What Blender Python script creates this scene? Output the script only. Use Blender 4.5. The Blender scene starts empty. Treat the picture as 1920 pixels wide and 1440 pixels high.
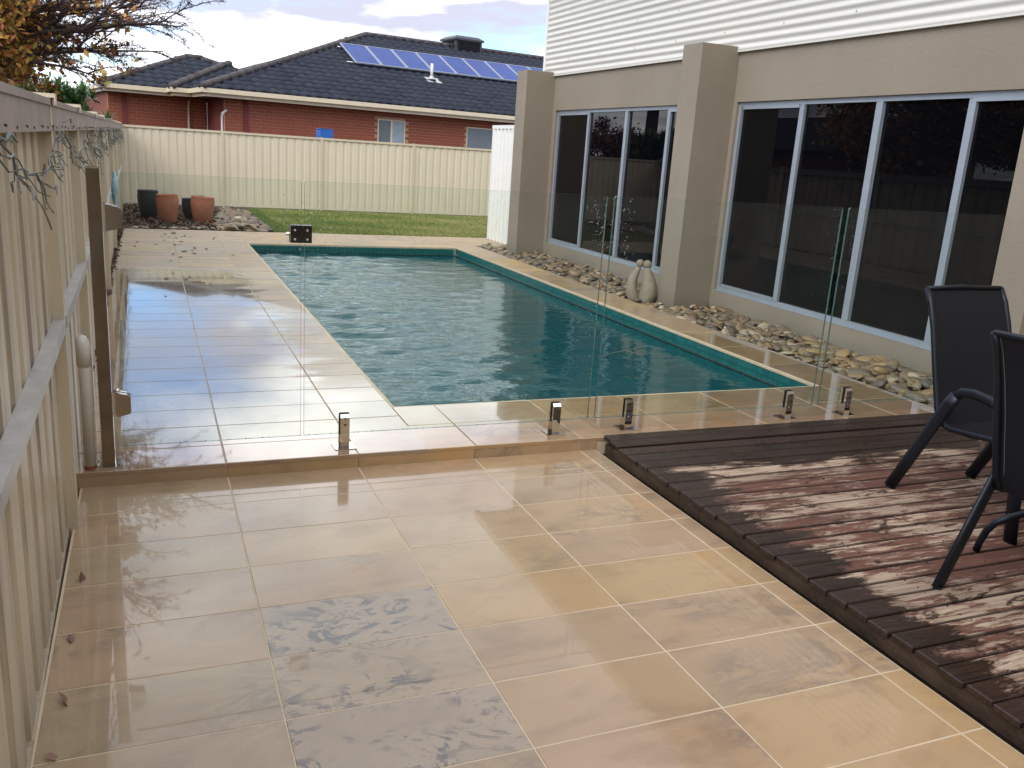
import bpy, math, random
import numpy as np
from mathutils import Matrix, Vector
random.seed(7); RNG = np.random.default_rng(7)
S = bpy.context.scene
COL = S.collection
R = math.radians
# ------------------------------------------------------------------ camera
cam = bpy.data.cameras.new('camera'); cam_o = bpy.data.objects.new('camera', cam); COL.objects.link(cam_o)
cam.sensor_width = 36.0; cam.lens = 1628.31 / 1920 * 36; cam.clip_start = 0.02; cam.clip_end = 2000
rt = Vector((0.92500733, -0.37444068, 0.06446415)); up = Vector((0.03837137, 0.26086054, 0.96461361)); fw = Vector((0.37800673, 0.88980108, -0.25566572))
cam_o.matrix_world = Matrix(((rt.x, up.x, -fw.x, 0), (rt.y, up.y, -fw.y, 0), (rt.z, up.z, -fw.z, 1.4841), (0, 0, 0, 1)))
S.camera = cam_o
# ------------------------------------------------------------------ light
SUN_EL, SUN_AZ = R(42), R(-118)      # azimuth measured from +Y towards +X
W = bpy.data.worlds.new('World'); S.world = W; W.use_nodes = True
nt = W.node_tree; nt.nodes.clear()
def wn(t, **k):
    n = nt.nodes.new(t)
    for a, b in k.items(): setattr(n, a, b)
    return n
sky = wn('ShaderNodeTexSky', sky_type='NISHITA', sun_disc=False, sun_elevation=SUN_EL, sun_rotation=SUN_AZ, altitude=100, air_density=1.2, dust_density=1.0, ozone_density=1.4)
geo = wn('ShaderNodeTexCoord'); sep = wn('ShaderNodeSeparateXYZ'); nt.links.new(geo.outputs['Generated'], sep.inputs[0])
def wmath(op, a, b=None, clamp=False):
    n = wn('ShaderNodeMath', operation=op); n.use_clamp = clamp
    for i, v in enumerate((a, b)):
        if v is None: continue
        if isinstance(v, (int, float)): n.inputs[i].default_value = v
        else: nt.links.new(v, n.inputs[i])
    return n.outputs[0]
zz = wmath('ADD', wmath('MAXIMUM', sep.outputs[2], 0.0), 0.16)
cmb = wn('ShaderNodeCombineXYZ'); nt.links.new(wmath('DIVIDE', sep.outputs[0], zz), cmb.inputs[0]); nt.links.new(wmath('DIVIDE', sep.outputs[1], zz), cmb.inputs[1])
CLOUD_SHIFT = (4.9, 0.05, 0.0)
mp = wn('ShaderNodeMapping'); mp.inputs['Location'].default_value = CLOUD_SHIFT; nt.links.new(cmb.outputs[0], mp.inputs[0])
n1 = wn('ShaderNodeTexNoise'); n1.inputs['Scale'].default_value = 0.62; n1.inputs['Detail'].default_value = 7; n1.inputs['Roughness'].default_value = 0.55; nt.links.new(mp.outputs[0], n1.inputs['Vector'])
cr = wn('ShaderNodeValToRGB'); cr.color_ramp.elements[0].position = 0.41; cr.color_ramp.elements[1].position = 0.53; nt.links.new(n1.outputs[0], cr.inputs[0])
n2 = wn('ShaderNodeTexNoise'); n2.inputs['Scale'].default_value = 1.1; n2.inputs['Detail'].default_value = 5; nt.links.new(mp.outputs[0], n2.inputs['Vector'])
cc = wn('ShaderNodeValToRGB'); e = cc.color_ramp.elements
e[0].position = 0.42; e[0].color = (3.9, 4.0, 4.9, 1); e[1].position = 0.64; e[1].color = (16.5, 16.2, 16.2, 1); nt.links.new(n2.outputs[0], cc.inputs[0])
skb = wn('ShaderNodeMix', data_type='RGBA', blend_type='MULTIPLY'); skb.inputs[0].default_value = 1; nt.links.new(sky.outputs[0], skb.inputs[6]); skb.inputs[7].default_value = (0.82, 1.14, 1.68, 1)
mx = wn('ShaderNodeMix', data_type='RGBA'); nt.links.new(cr.outputs[0], mx.inputs[0]); nt.links.new(skb.outputs[2], mx.inputs[6]); nt.links.new(cc.outputs[0], mx.inputs[7])
bg = wn('ShaderNodeBackground'); bg.inputs[1].default_value = 0.1; nt.links.new(mx.outputs[2], bg.inputs[0])
wo = wn('ShaderNodeOutputWorld'); nt.links.new(bg.outputs[0], wo.inputs[0])
sun = bpy.data.lights.new('sun', 'SUN'); sun.energy = 1.3; sun.angle = R(38); sun.color = (1.0, 0.96, 0.90)
sun_o = bpy.data.objects.new('sun', sun); COL.objects.link(sun_o)
sd = Vector((math.sin(SUN_AZ) * math.cos(SUN_EL), math.cos(SUN_AZ) * math.cos(SUN_EL), math.sin(SUN_EL)))
sun_o.rotation_euler = sd.to_track_quat('Z', 'Y').to_euler(); sun_o.location = (0, 0, 20)
S.view_settings.view_transform = 'Standard'; S.view_settings.look = 'None'; S.view_settings.exposure = 0.97; S.view_settings.gamma = 1
S.view_settings.use_curve_mapping = False
S.cycles.max_bounces = 8; S.cycles.transparent_max_bounces = 24; S.cycles.caustics_reflective = False; S.cycles.caustics_refractive = False
S.cycles.sample_clamp_indirect = 6

# ------------------------------------------------------------------ materials
class NT:
    def __init__(s, name):
        s.m = bpy.data.materials.new(name); s.m.use_nodes = True; s.t = s.m.node_tree; s.t.nodes.clear()
        s.out = s.t.nodes.new('ShaderNodeOutputMaterial'); s.b = s.t.nodes.new('ShaderNodeBsdfPrincipled'); s.t.links.new(s.b.outputs[0], s.out.inputs[0])
    def n(s, t, **k):
        x = s.t.nodes.new(t)
        for a, b in k.items(): setattr(x, a, b)
        return x
    def l(s, a, b): s.t.links.new(a, b)
    def put(s, inp, v):
        if v is None: return
        if isinstance(v, (int, float)): inp.default_value = v
        elif isinstance(v, tuple): inp.default_value = v if len(v) != 3 or inp.type == 'VECTOR' else v + (1,)
        else: s.l(v, inp)
    def math(s, op, a, b=None, c=None, clamp=False):
        x = s.n('ShaderNodeMath', operation=op); x.use_clamp = clamp
        for i, v in enumerate((a, b, c)): s.put(x.inputs[i], v)
        return x.outputs[0]
    def pos(s, scale=(1, 1, 1), obj=False, rnd=0.0):
        g = s.n('ShaderNodeTexCoord').outputs['Object'] if obj else s.n('ShaderNodeNewGeometry').outputs['Position']
        mpp = s.n('ShaderNodeMapping'); mpp.inputs['Scale'].default_value = scale; s.l(g, mpp.inputs[0])
        if rnd:
            r = s.rand(); cb = s.n('ShaderNodeCombineXYZ')
            for i, k in enumerate((1.0, 1.7, 0.6)): s.put(cb.inputs[i], s.math('MULTIPLY', r, rnd * k))
            s.l(cb.outputs[0], mpp.inputs['Location'])
        return mpp.outputs[0]
    def xyz(s, v=None):
        x = s.n('ShaderNodeSeparateXYZ'); s.l(v or s.n('ShaderNodeNewGeometry').outputs['Position'], x.inputs[0]); return x.outputs
    def rand(s): return s.n('ShaderNodeObjectInfo').outputs['Random']
    def noise(s, v, scale, detail=4, rough=0.5, dist=0.0):
        x = s.n('ShaderNodeTexNoise'); s.put(x.inputs['Vector'], v); x.inputs['Scale'].default_value = scale; x.inputs['Detail'].default_value = detail
        x.inputs['Roughness'].default_value = rough; x.inputs['Distortion'].default_value = dist; return x.outputs[0]
    def ramp(s, f, stops):
        x = s.n('ShaderNodeValToRGB'); el = x.color_ramp.elements
        while len(el) < len(stops): el.new(0.5)
        for i, (p, c) in enumerate(stops):
            el[i].position = p; el[i].color = (c, c, c, 1) if isinstance(c, (int, float)) else tuple(c) + (1,)
        s.put(x.inputs[0], f); return x.outputs[0]
    def mix(s, f, a, b, mode='MIX'):
        x = s.n('ShaderNodeMix', data_type='RGBA', blend_type=mode); s.put(x.inputs[0], f); s.put(x.inputs[6], a); s.put(x.inputs[7], b); return x.outputs[2]
    def sm(s, v, a, b):
        x = s.n('ShaderNodeMapRange'); x.interpolation_type = 'SMOOTHSTEP'; s.put(x.inputs[0], v); x.inputs[1].default_value = a; x.inputs[2].default_value = b; return x.outputs[0]
    def bump(s, h, strength=0.3, dist=0.01, nrm=None):
        x = s.n('ShaderNodeBump'); x.inputs['Strength'].default_value = strength; x.inputs['Distance'].default_value = dist; s.put(x.inputs['Height'], h)
        if nrm is not None: s.l(nrm, x.inputs['Normal'])
        return x.outputs[0]
    def set(s, **k):
        for a, v in k.items(): s.put(s.b.inputs[a.replace('_', ' ')], v)
        return s.m

def simple(name, c, rough=0.6, metal=0.0, var=0.12, nscale=8, bump=0.0, spec=0.5):
    t = NT(name); n = t.noise(t.pos(), nscale, 5, 0.6)
    lo = tuple(x * (1 - var) for x in c); hi = tuple(min(1, x * (1 + var)) for x in c)
    t.set(Base_Color=t.ramp(n, [(0.3, lo), (0.7, hi)]), Roughness=rough, Metallic=metal)
    t.b.inputs['Specular IOR Level'].default_value = spec
    if bump: t.set(Normal=t.bump(t.noise(t.pos(), nscale * 10, 4), bump, 0.01))
    return t.m

def mat_stone(name, upper=False, veined=0.0):
    t = NT(name); r = t.rand(); p = t.pos(rnd=9.0)
    tint = t.ramp(r, [(0.0, (.50, .350, .195)), (0.2, (.47, .335, .210)), (0.4, (.54, .370, .190)), (0.6, (.49, .335, .205)), (0.8, (.45, .345, .215)), (1.0, (.55, .360, .165))])
    n = t.noise(p, 2.6, 6, 0.6, 0.6); band = t.noise(t.pos((1.3, 3.2, 1), rnd=9.0), 1.9, 6, 0.6, 1.2)
    c = t.mix(t.sm(band, 0.42, 0.72), tint, t.mix(1.0, tint, (0.80, 0.79, 0.79), 'MULTIPLY'))
    c = t.mix(t.sm(n, 0.55, 0.8), c, t.mix(1.0, tint, (1.14, 0.96, 0.74), 'MULTIPLY'))
    fine = t.noise(t.pos(), 90, 3, 0.6)
    c = t.mix(t.math('MULTIPLY', t.sm(fine, 0.3, 0.75), 0.16), c, (.30, .23, .16))
    if veined: c = t.mix(0.5, c, (.40, .355, .29))
    # blue grey veins: always a trace, strong on the veined tiles
    vn = t.noise(t.pos((1.0, 1.8, 1), rnd=5.0), 3.4, 7, 0.62, 1.6)
    ridge = t.math('SUBTRACT', 1.0, t.math('MULTIPLY', t.math('ABSOLUTE', t.math('SUBTRACT', vn, 0.5)), 11.0), clamp=True)
    blob = t.sm(t.noise(t.pos((1.0, 1.5, 1), rnd=5.0), 5.0, 9, 0.75, 2.6), 0.50, 0.57)
    vm = t.math('MAXIMUM', t.math('MULTIPLY', ridge, t.sm(t.noise(p, 1.7, 2), 0.5, 0.68)), t.math('MULTIPLY', t.math('MULTIPLY', blob, veined), t.math('ADD', 0.12, t.sm(t.noise(p, 2.4, 3, 0.6, 1.0), 0.42, 0.60))))
    c = t.mix(t.math('MULTIPLY', vm, 0.42 + 0.26 * veined), c, (.085, .092, .110))
    X, Y, Z = t.xyz()
    edge = t.noise(t.pos((1, 1.6, 1)), 1.6, 5, 0.6)
    if upper:
        # water lies between the step and about ten metres out; beyond it the paving has dried
        wob = t.math('MULTIPLY', t.math('SUBTRACT', edge, 0.5), 1.4)
        fy = t.math('SUBTRACT', 1.0, t.sm(t.math('ADD', Y, wob), 9.7, 10.1))
        right = t.math('ADD', X, t.math('MULTIPLY', t.math('SUBTRACT', t.noise(t.pos((1, 3.3, 1)), 1.3, 5, 0.65), 0.5), 1.1))
        fx = t.math('SUBTRACT', 1.0, t.math('MULTIPLY', t.sm(right, 0.78, 0.98), t.math('MULTIPLY', t.sm(Y, 4.6, 5.4), 0.62)))
        wet = t.math('MULTIPLY', fy, fx)
        wet = t.math('MAXIMUM', wet, t.math('MULTIPLY', t.sm(X, 4.1, 4.2), t.math('SUBTRACT', 1.0, t.sm(t.math('ADD', Y, wob), 6.1, 6.8))))
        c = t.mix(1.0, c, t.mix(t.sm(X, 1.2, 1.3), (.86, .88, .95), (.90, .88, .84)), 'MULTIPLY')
    else:
        wet = t.sm(t.math('ADD', edge, t.math('MULTIPLY', Y, 0.02)), 0.27, 0.36)
    c = t.mix(t.math('MULTIPLY', wet, 0.55), c, t.mix(1.0, c, (0.55, 0.52, 0.48), 'MULTIPLY'))
    # puddle edge tide mark left by drying
    film = t.noise(t.pos(), 2.2, 3, 0.5)
    rough = t.mix(wet, (0.55,) * 3, t.mix(t.sm(film, 0.35, 0.65), (0.03 if upper else 0.16,) * 3, (0.11 if upper else 0.34,) * 3))
    h = t.math('ADD', t.math('MULTIPLY', fine, t.math('SUBTRACT', 1.0, t.math('MULTIPLY', wet, 0.95))), t.math('MULTIPLY', t.noise(t.pos(), 9, 3), 0.22))
    t.set(Base_Color=c, Roughness=rough, Normal=t.bump(h, 0.18, 0.004), Coat_Weight=t.math('MULTIPLY', wet, 0.95), Coat_Roughness=0.02, Coat_IOR=1.33)
    t.b.inputs['Specular IOR Level'].default_value = 0.4 if upper else 0.18
    return t.m

def mat_deck():
    t = NT('weathered_deck_timber'); X, Y, Z = t.xyz()
    g = t.noise(t.pos((2.0, 34, 1), rnd=7), 2.0, 7, 0.65); r = t.rand()
    wetc = t.ramp(g, [(0.3, (.010, .006, .005)), (0.6, (.036, .020, .012)), (0.8, (.055, .032, .020))])
    red = t.ramp(g, [(0.3, (.060, .024, .015)), (0.7, (.165, .070, .042))])
    pale = t.ramp(g, [(0.25, (.21, .135, .085)), (0.7, (.43, .33, .23))])
    w2 = t.noise(t.pos((0.9, 2.6, 1)), 1.5, 6, 0.7, 0.5)
    lx = t.math('SUBTRACT', X, t.math('ADD', 1.84, t.math('MULTIPLY', t.noise(t.pos((1.1, 3.6, 1)), 2.2, 7, 0.78, 0.4), 1.0)))
    ly = t.math('SUBTRACT', t.math('ADD', 2.80, t.math('MULTIPLY', w2, 0.9)), Y)
    dry = t.math('MULTIPLY', t.sm(lx, -0.05, 0.05), t.sm(ly, -0.03, 0.08))
    dry = t.math('MULTIPLY', dry, t.math('SUBTRACT', 1.0, t.math('MULTIPLY', t.sm(t.noise(t.pos((1.3, 2.6, 1)), 2.6, 6, 0.7, 0.8), 0.57, 0.61), 0.9)))
    wear = t.noise(t.pos((1.9, 15, 1), rnd=3.0), 2.6, 9, 0.78, 0.5)
    pm = t.math('MULTIPLY', t.sm(t.math('ADD', wear, t.math('MULTIPLY', t.math('SUBTRACT', w2, 0.5), 0.9)), 0.475, 0.565), dry)
    c = t.mix(dry, wetc, red); c = t.mix(pm, c, pale)
    c = t.mix(t.math('MULTIPLY', t.math('SUBTRACT', r, 0.45, clamp=True), 0.8), c, (.045, .022, .017))
    gy_ = t.xyz(t.n('ShaderNodeTexCoord').outputs['Generated'])[1]
    ed = t.sm(t.math('ADD', t.math('ABSOLUTE', t.math('SUBTRACT', gy_, 0.5)), t.math('MULTIPLY', g, 0.05)), 0.455, 0.50)
    c = t.mix(t.math('MULTIPLY', ed, 0.8), c, (.022, .013, .010))
    fib = t.noise(t.pos((4, 160, 1)), 1.4, 4, 0.7)
    rough = t.mix(dry, t.mix(t.sm(t.noise(t.pos(), 3.2, 3), 0.45, 0.6), (0.20,) * 3, (0.42,) * 3), (0.80,) * 3)
    t.b.inputs['Specular IOR Level'].default_value = 0.32
    t.set(Base_Color=c, Roughness=rough, Normal=t.bump(t.math('ADD', fib, t.math('MULTIPLY', g, 0.6)), 0.35, 0.004))
    return t.m

def mat_fence(name, base, grime):
    t = NT(name); X, Y, Z = t.xyz()
    v = t.noise(t.pos((14, 14, 0.45)), 1.5, 6, 0.65); d = t.noise(t.pos(), 1.3, 4, 0.6)
    c = t.ramp(v, [(0.3, tuple(x * 0.93 for x in base)), (0.7, base)])
    m = t.math('MULTIPLY', t.sm(t.math('ADD', v, t.math('MULTIPLY', d, 0.6)), 0.72, 1.0), grime)
    c = t.mix(m, c, (.23, .185, .135))
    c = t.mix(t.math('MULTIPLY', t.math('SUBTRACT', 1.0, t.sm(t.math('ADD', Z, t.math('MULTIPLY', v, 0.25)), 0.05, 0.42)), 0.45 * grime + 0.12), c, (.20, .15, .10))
    t.set(Base_Color=c, Roughness=0.42, Normal=t.bump(t.noise(t.pos((1, 1, .3)), 60, 3), 0.05, 0.01)); return t.m

def mat_render():
    t = NT('taupe_wall_render'); n = t.noise(t.pos(), 1.4, 4); f = t.noise(t.pos(), 140, 3, 0.7)
    X, Y, Z = t.xyz()
    c = t.ramp(n, [(0.3, (.245, .201, .143)), (0.7, (.276, .229, .165))])
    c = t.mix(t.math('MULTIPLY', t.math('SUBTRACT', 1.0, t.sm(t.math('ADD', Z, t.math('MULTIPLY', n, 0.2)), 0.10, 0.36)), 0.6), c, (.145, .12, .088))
    st = t.sm(t.noise(t.pos((3.5, 3.5, .22)), 2.2, 6, 0.7), 0.56, 0.80)
    c = t.mix(t.math('MULTIPLY', st, 0.22), c, (.17, .14, .10)); c = t.mix(t.math('MULTIPLY', f, 0.25), c, (.20, .16, .115))
    t.set(Base_Color=c, Roughness=0.85, Normal=t.bump(t.math('ADD', f, t.noise(t.pos(), 38, 4, .6)), 0.5, 0.008)); return t.m

def mat_cladding():
    t = NT('cream_corrugated_steel'); n = t.noise(t.pos((0.3, 0.3, 6)), 1.5, 4)
    t.set(Base_Color=t.ramp(n, [(0.3, (.60, .57, .49)), (0.7, (.65, .62, .54))]), Roughness=0.45); return t.m

def mat_brick(name, a, b):
    t = NT(name); r = t.rand(); p = t.pos(); n = t.noise(p, 3.7, 2); n2 = t.noise(p, 60, 3)
    v = t.n('ShaderNodeTexVoronoi'); t.l(t.pos((4, 4, 12)), v.inputs['Vector'])
    hv = t.n('ShaderNodeSeparateColor'); t.l(v.outputs['Color'], hv.inputs[0])
    k = t.math('ADD', t.math('MULTIPLY', r, 0.5), t.math('MULTIPLY', hv.outputs[0], 0.5))
    c = t.mix(k, a, b); c = t.mix(t.math('MULTIPLY', n2, 0.3), c, (.12, .03, .02))
    t.set(Base_Color=c, Roughness=0.8); return t.m

def mat_rooftile():
    t = NT('dark_blue_roof_tile'); r = t.rand(); n = t.noise(t.pos(), 5, 5); n2 = t.noise(t.pos(), 50, 3)
    c = t.mix(r, (.012, .015, .025), (.024, .029, .043)); c = t.mix(t.math('MULTIPLY', t.sm(n, 0.5, 0.7), 0.3), c, (.035, .032, .03)); t.b.inputs['Specular IOR Level'].default_value = 0.25
    t.set(Base_Color=c, Roughness=0.65, Normal=t.bump(n2, 0.3, 0.01)); return t.m

def mat_glass():
    t = NT('greenish_toughened_glass'); t.t.nodes.remove(t.b)
    tr = t.n('ShaderNodeBsdfTransparent'); tr.inputs[0].default_value = (.942, .974, .955, 1)
    gl = t.n('ShaderNodeBsdfGlossy'); gl.inputs['Roughness'].default_value = 0.0; gl.inputs[0].default_value = (1, 1, 1, 1)
    df = t.n('ShaderNodeBsdfDiffuse'); df.inputs[0].default_value = (.55, .6, .56, 1)
    fr = t.n('ShaderNodeFresnel'); fr.inputs[0].default_value = 1.45
    m = t.n('ShaderNodeMixShader'); t.put(m.inputs[0], t.math('MULTIPLY', t.math('MULTIPLY', fr.outputs[0], 0.6), t.math('SUBTRACT', 1.0, t.n('ShaderNodeNewGeometry').outputs['Backfacing']))); t.l(tr.outputs[0], m.inputs[1]); t.l(gl.outputs[0], m.inputs[2])
    m2 = t.n('ShaderNodeMixShader'); smear = t.noise(t.pos((1, 1, .5)), 6, 4); t.put(m2.inputs[0], t.math('MULTIPLY', smear, 0.012)); t.l(m.outputs[0], m2.inputs[1]); t.l(df.outputs[0], m2.inputs[2])
    t.l(m2.outputs[0], t.out.inputs[0]); return t.m

def mat_water():
    t = NT('rippled_pool_water'); t.t.nodes.remove(t.b)
    a = t.noise(t.pos((0.8, 1.8, 1)), 5.6, 2, 0.5, 0.6); b = t.noise(t.pos((0.8, 2.0, 1)), 17.0, 2, 0.5, 0.5)
    X, Y, Z = t.xyz()
    calm = t.math('ADD', 0.22, t.math('MULTIPLY', t.math('SUBTRACT', 1.0, t.sm(t.math('SUBTRACT', X, t.math('MULTIPLY', Y, 0.13)), 1.3, 2.5)), 0.58))
    h = t.math('MULTIPLY', t.math('ADD', a, t.math('MULTIPLY', b, 0.42)), t.math('MULTIPLY', calm, 1.15))
    nrm = t.bump(h, 1.0, 0.013)
    fr = t.n('ShaderNodeFresnel'); fr.inputs[0].default_value = 1.33; t.l(nrm, fr.inputs['Normal'])
    gl = t.n('ShaderNodeBsdfGlossy'); gl.inputs['Roughness'].default_value = 0.01; gl.inputs[0].default_value = (.95, 1.0, 1.0, 1); t.l(nrm, gl.inputs['Normal'])
    tr = t.n('ShaderNodeBsdfTransparent'); tr.inputs[0].default_value = (.14, .72, .76, 1)
    df = t.n('ShaderNodeBsdfDiffuse'); df.inputs[0].default_value = (.001, .088, .098, 1)
    m0 = t.n('ShaderNodeMixShader'); m0.inputs[0].default_value = 0.58; t.l(tr.outputs[0], m0.inputs[1]); t.l(df.outputs[0], m0.inputs[2])
    m = t.n('ShaderNodeMixShader'); t.put(m.inputs[0], fr.outputs[0]); t.l(m0.outputs[0], m.inputs[1]); t.l(gl.outputs[0], m.inputs[2])
    t.l(m.outputs[0], t.out.inputs[0]); return t.m

def mat_pooltile():
    t = NT('teal_mosaic_tile'); r = t.rand(); v = t.n('ShaderNodeTexVoronoi'); t.l(t.pos((16, 16, 20)), v.inputs['Vector'])
    sc_ = t.n('ShaderNodeSeparateColor'); t.l(v.outputs['Color'], sc_.inputs[0])
    t.set(Base_Color=t.mix(t.math('ADD', t.math('MULTIPLY', r, .5), t.math('MULTIPLY', sc_.outputs[0], .5)), (.005, .085, .085), (.012, .14, .13)), Roughness=0.15); return t.m

def mat_pebble():
    t = NT('river_stone'); r = t.rand(); v = t.n('ShaderNodeAttribute'); v.attribute_name = 'tone'
    k = t.math('FRACT', t.math('ADD', r, v.outputs['Fac']))
    c = t.ramp(k, [(0, (.12, .080, .042)), (.17, (.17, .130, .078)), (.30, (.065, .044, .026)), (.44, (.25, .155, .070)), (.56, (.10, .092, .072)), (.70, (.34, .215, .090)), (.84, (.12, .058, .030)), (.93, (.50, .40, .25)), (1, (.14, .10, .055))])
    n = t.noise(t.pos(), 26, 5, 0.6)
    c = t.mix(t.math('MULTIPLY', n, 0.45), c, (.10, .08, .06))
    t.set(Base_Color=c, Roughness=0.5, Normal=t.bump(n, 0.3, 0.006)); return t.m

def mat_leafy(name, stops, rough=0.6):
    t = NT(name); v = t.n('ShaderNodeAttribute'); v.attribute_name = 'tone'
    t.set(Base_Color=t.ramp(v.outputs['Fac'], stops), Roughness=rough)
    return t.m

def mat_window():
    t = NT('dark_window_glass'); t.set(Base_Color=(.002, .0022, .003), Roughness=0.0, IOR=1.5); t.b.inputs['Specular IOR Level'].default_value = 0.22; return t.m

M = {}
M['stone'] = mat_stone('wet_sandstone'); M['stone_vein'] = mat_stone('veined_sandstone', veined=1.0); M['stone_up'] = mat_stone('terrace_sandstone', upper=True)
M['grout'] = simple('cream_grout', (.52, .42, .28), 0.7); M['deck'] = mat_deck()
M['bearer'] = simple('dark_bearer_timber', (.042, .026, .016), 0.55, var=0.5, nscale=5, bump=.4)
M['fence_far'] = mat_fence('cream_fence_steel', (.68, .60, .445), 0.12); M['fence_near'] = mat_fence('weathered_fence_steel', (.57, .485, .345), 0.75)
M['fence_post'] = mat_fence('cream_post_steel', (.62, .54, .38), 0.2)
M['rail'] = simple('weathered_brown_rail', (.27, .225, .185), 0.45, var=.25, nscale=5); M['rail_grey'] = simple('galvanised_grey_rail', (.42, .41, .39), 0.4, 0.3, var=.2)
M['render'] = mat_render(); M['clad'] = mat_cladding(); M['white_sheet'] = simple('white_steel_sheet', (.76, .75, .69), .45, var=.04)
M['frame'] = simple('pale_aluminium', (.31, .34, .37), .38, 0.25, var=.06); M['winglass'] = mat_window()
M['brick'] = mat_brick('red_brick', (.25, .062, .028), (.36, .098, .042)); M['brick_dark'] = mat_brick('dark_red_brick', (.15, .030, .022), (.19, .040, .030))
M['mortar'] = simple('brick_mortar', (.46, .27, .19), .9); M['tile_roof'] = mat_rooftile(); M['ridge'] = simple('dark_brown_ridge_mortar', (.055, .045, .042), .75, var=.35, nscale=6, bump=.4)
M['gutter'] = simple('cream_gutter_paint', (.66, .56, .39), .4, var=.05); M['soffit'] = simple('cream_soffit_paint', (.50, .44, .33), .6, var=.05)
M['glass'] = mat_glass(); M['glass_edge'] = simple('dark_green_glass_edge', (.05, .11, .085), .12, var=.05)
M['water'] = mat_water(); M['pooltile'] = mat_pooltile(); M['poolgrout'] = simple('pale_pool_grout', (.20, .30, .25), .6); M['plaster'] = simple('blue_green_pool_plaster', (.015, .20, .22), .6, nscale=2)
M['pebble'] = mat_pebble(); M['soil'] = simple('dark_soil', (.055, .040, .028), .95, var=.4, nscale=12, bump=.6)
M['chrome'] = simple('polished_steel', (.80, .79, .77), .07, 1.0, var=.02); M['steel_brown_reflect'] = simple('mirror_steel_post', (.30, .26, .22), .13, 1.0, var=.12, nscale=14)  # post steel: brown reflection of its surroundings put into the colour
M['hinge'] = simple('steel_dark_reflect', (.52, .46, .40), .16, 1.0, var=.05)  # hinge and latch steel: dark reflections put into the base colour
M['rubber'] = simple('black_gasket', (.012, .012, .012), .5); M['pvc'] = simple('white_pvc', (.62, .60, .55), .35, var=.06)
M['sling'] = simple('black_sling_mesh', (.008, .008, .010), .7, spec=.2, var=.2, nscale=300, bump=.25); M['powder'] = simple('black_powder_coat', (.006, .007, .010), .42, spec=.3, var=.1)
M['terracotta'] = simple('terracotta', (.36, .135, .075), .8, var=.22, nscale=5, bump=.2); M['blackpot'] = simple('black_plastic', (.018, .018, .018), .5)
M['statue'] = simple('carved_sandstone', (.24, .20, .14), .9, var=.16, nscale=9, bump=.5)
M['bark'] = simple('grey_brown_bark', (.075, .050, .045), .85, var=.35, nscale=20)
M['autumn'] = mat_leafy('autumn_leaves', [(0, (.26, .085, .04)), (.3, (.45, .19, .05)), (.6, (.56, .29, .055)), (.85, (.42, .30, .05)), (1, (.24, .22, .05))])
M['green'] = mat_leafy('green_strap_leaves', [(0, (.03, .07, .025)), (.6, (.08, .17, .045)), (1, (.15, .26, .08))], .4)
M['redleaf'] = mat_leafy('dark_red_leaves', [(0, (.07, .022, .022)), (1, (.20, .075, .055))]); M['gum'] = mat_leafy('olive_gum_leaves', [(0, (.03, .05, .025)), (1, (.12, .13, .06))])
M['grassm'] = mat_leafy('lawn_grass', [(0, (.08, .135, .022)), (.4, (.17, .22, .042)), (.75, (.28, .28, .07)), (1, (.40, .35, .14))], .6)
M['lawn'] = simple('lawn_soil', (.085, .12, .03), .95, var=.35, nscale=3)
M['litter'] = mat_leafy('dry_brown_leaves', [(0, (.07, .035, .022)), (1, (.24, .12, .07))])
M['mulch'] = mat_leafy('bark_mulch', [(0, (.035, .020, .014)), (1, (.17, .095, .06))], .9)
M['blue'] = simple('blue_plastic', (.02, .12, .42), .4); M['paleblue'] = simple('pale_blue_plastic_sheet', (.30, .48, .58), .35, var=.35, nscale=20)
M['wire'] = simple('grey_green_cable', (.10, .11, .095), .6); M['bulb'] = simple('clear_grey_bulb', (.21, .23, .22), .5)
M['solar'] = None
def mat_solar():
    t = NT('blue_solar_cells'); c = t.n('ShaderNodeTexCoord').outputs['Object']; X, Y, Z = t.xyz(c)
    def line(v, per, w):
        f = t.math('FRACT', t.math('DIVIDE', v, per)); return t.math('LESS_THAN', f, w)
    g = t.math('MAXIMUM', line(X, 0.125, 0.06), line(Y, 0.125, 0.05))
    n = t.noise(t.pos(), 6, 3)
    t.set(Base_Color=t.mix(t.math('MULTIPLY', g, .45), t.ramp(n, [(.3, (.006, .028, .15)), (.7, (.012, .050, .23))]), (.09, .13, .26)), Roughness=.35); t.b.inputs['Specular IOR Level'].default_value = 0.1; return t.m
M['solar'] = mat_solar()

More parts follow.
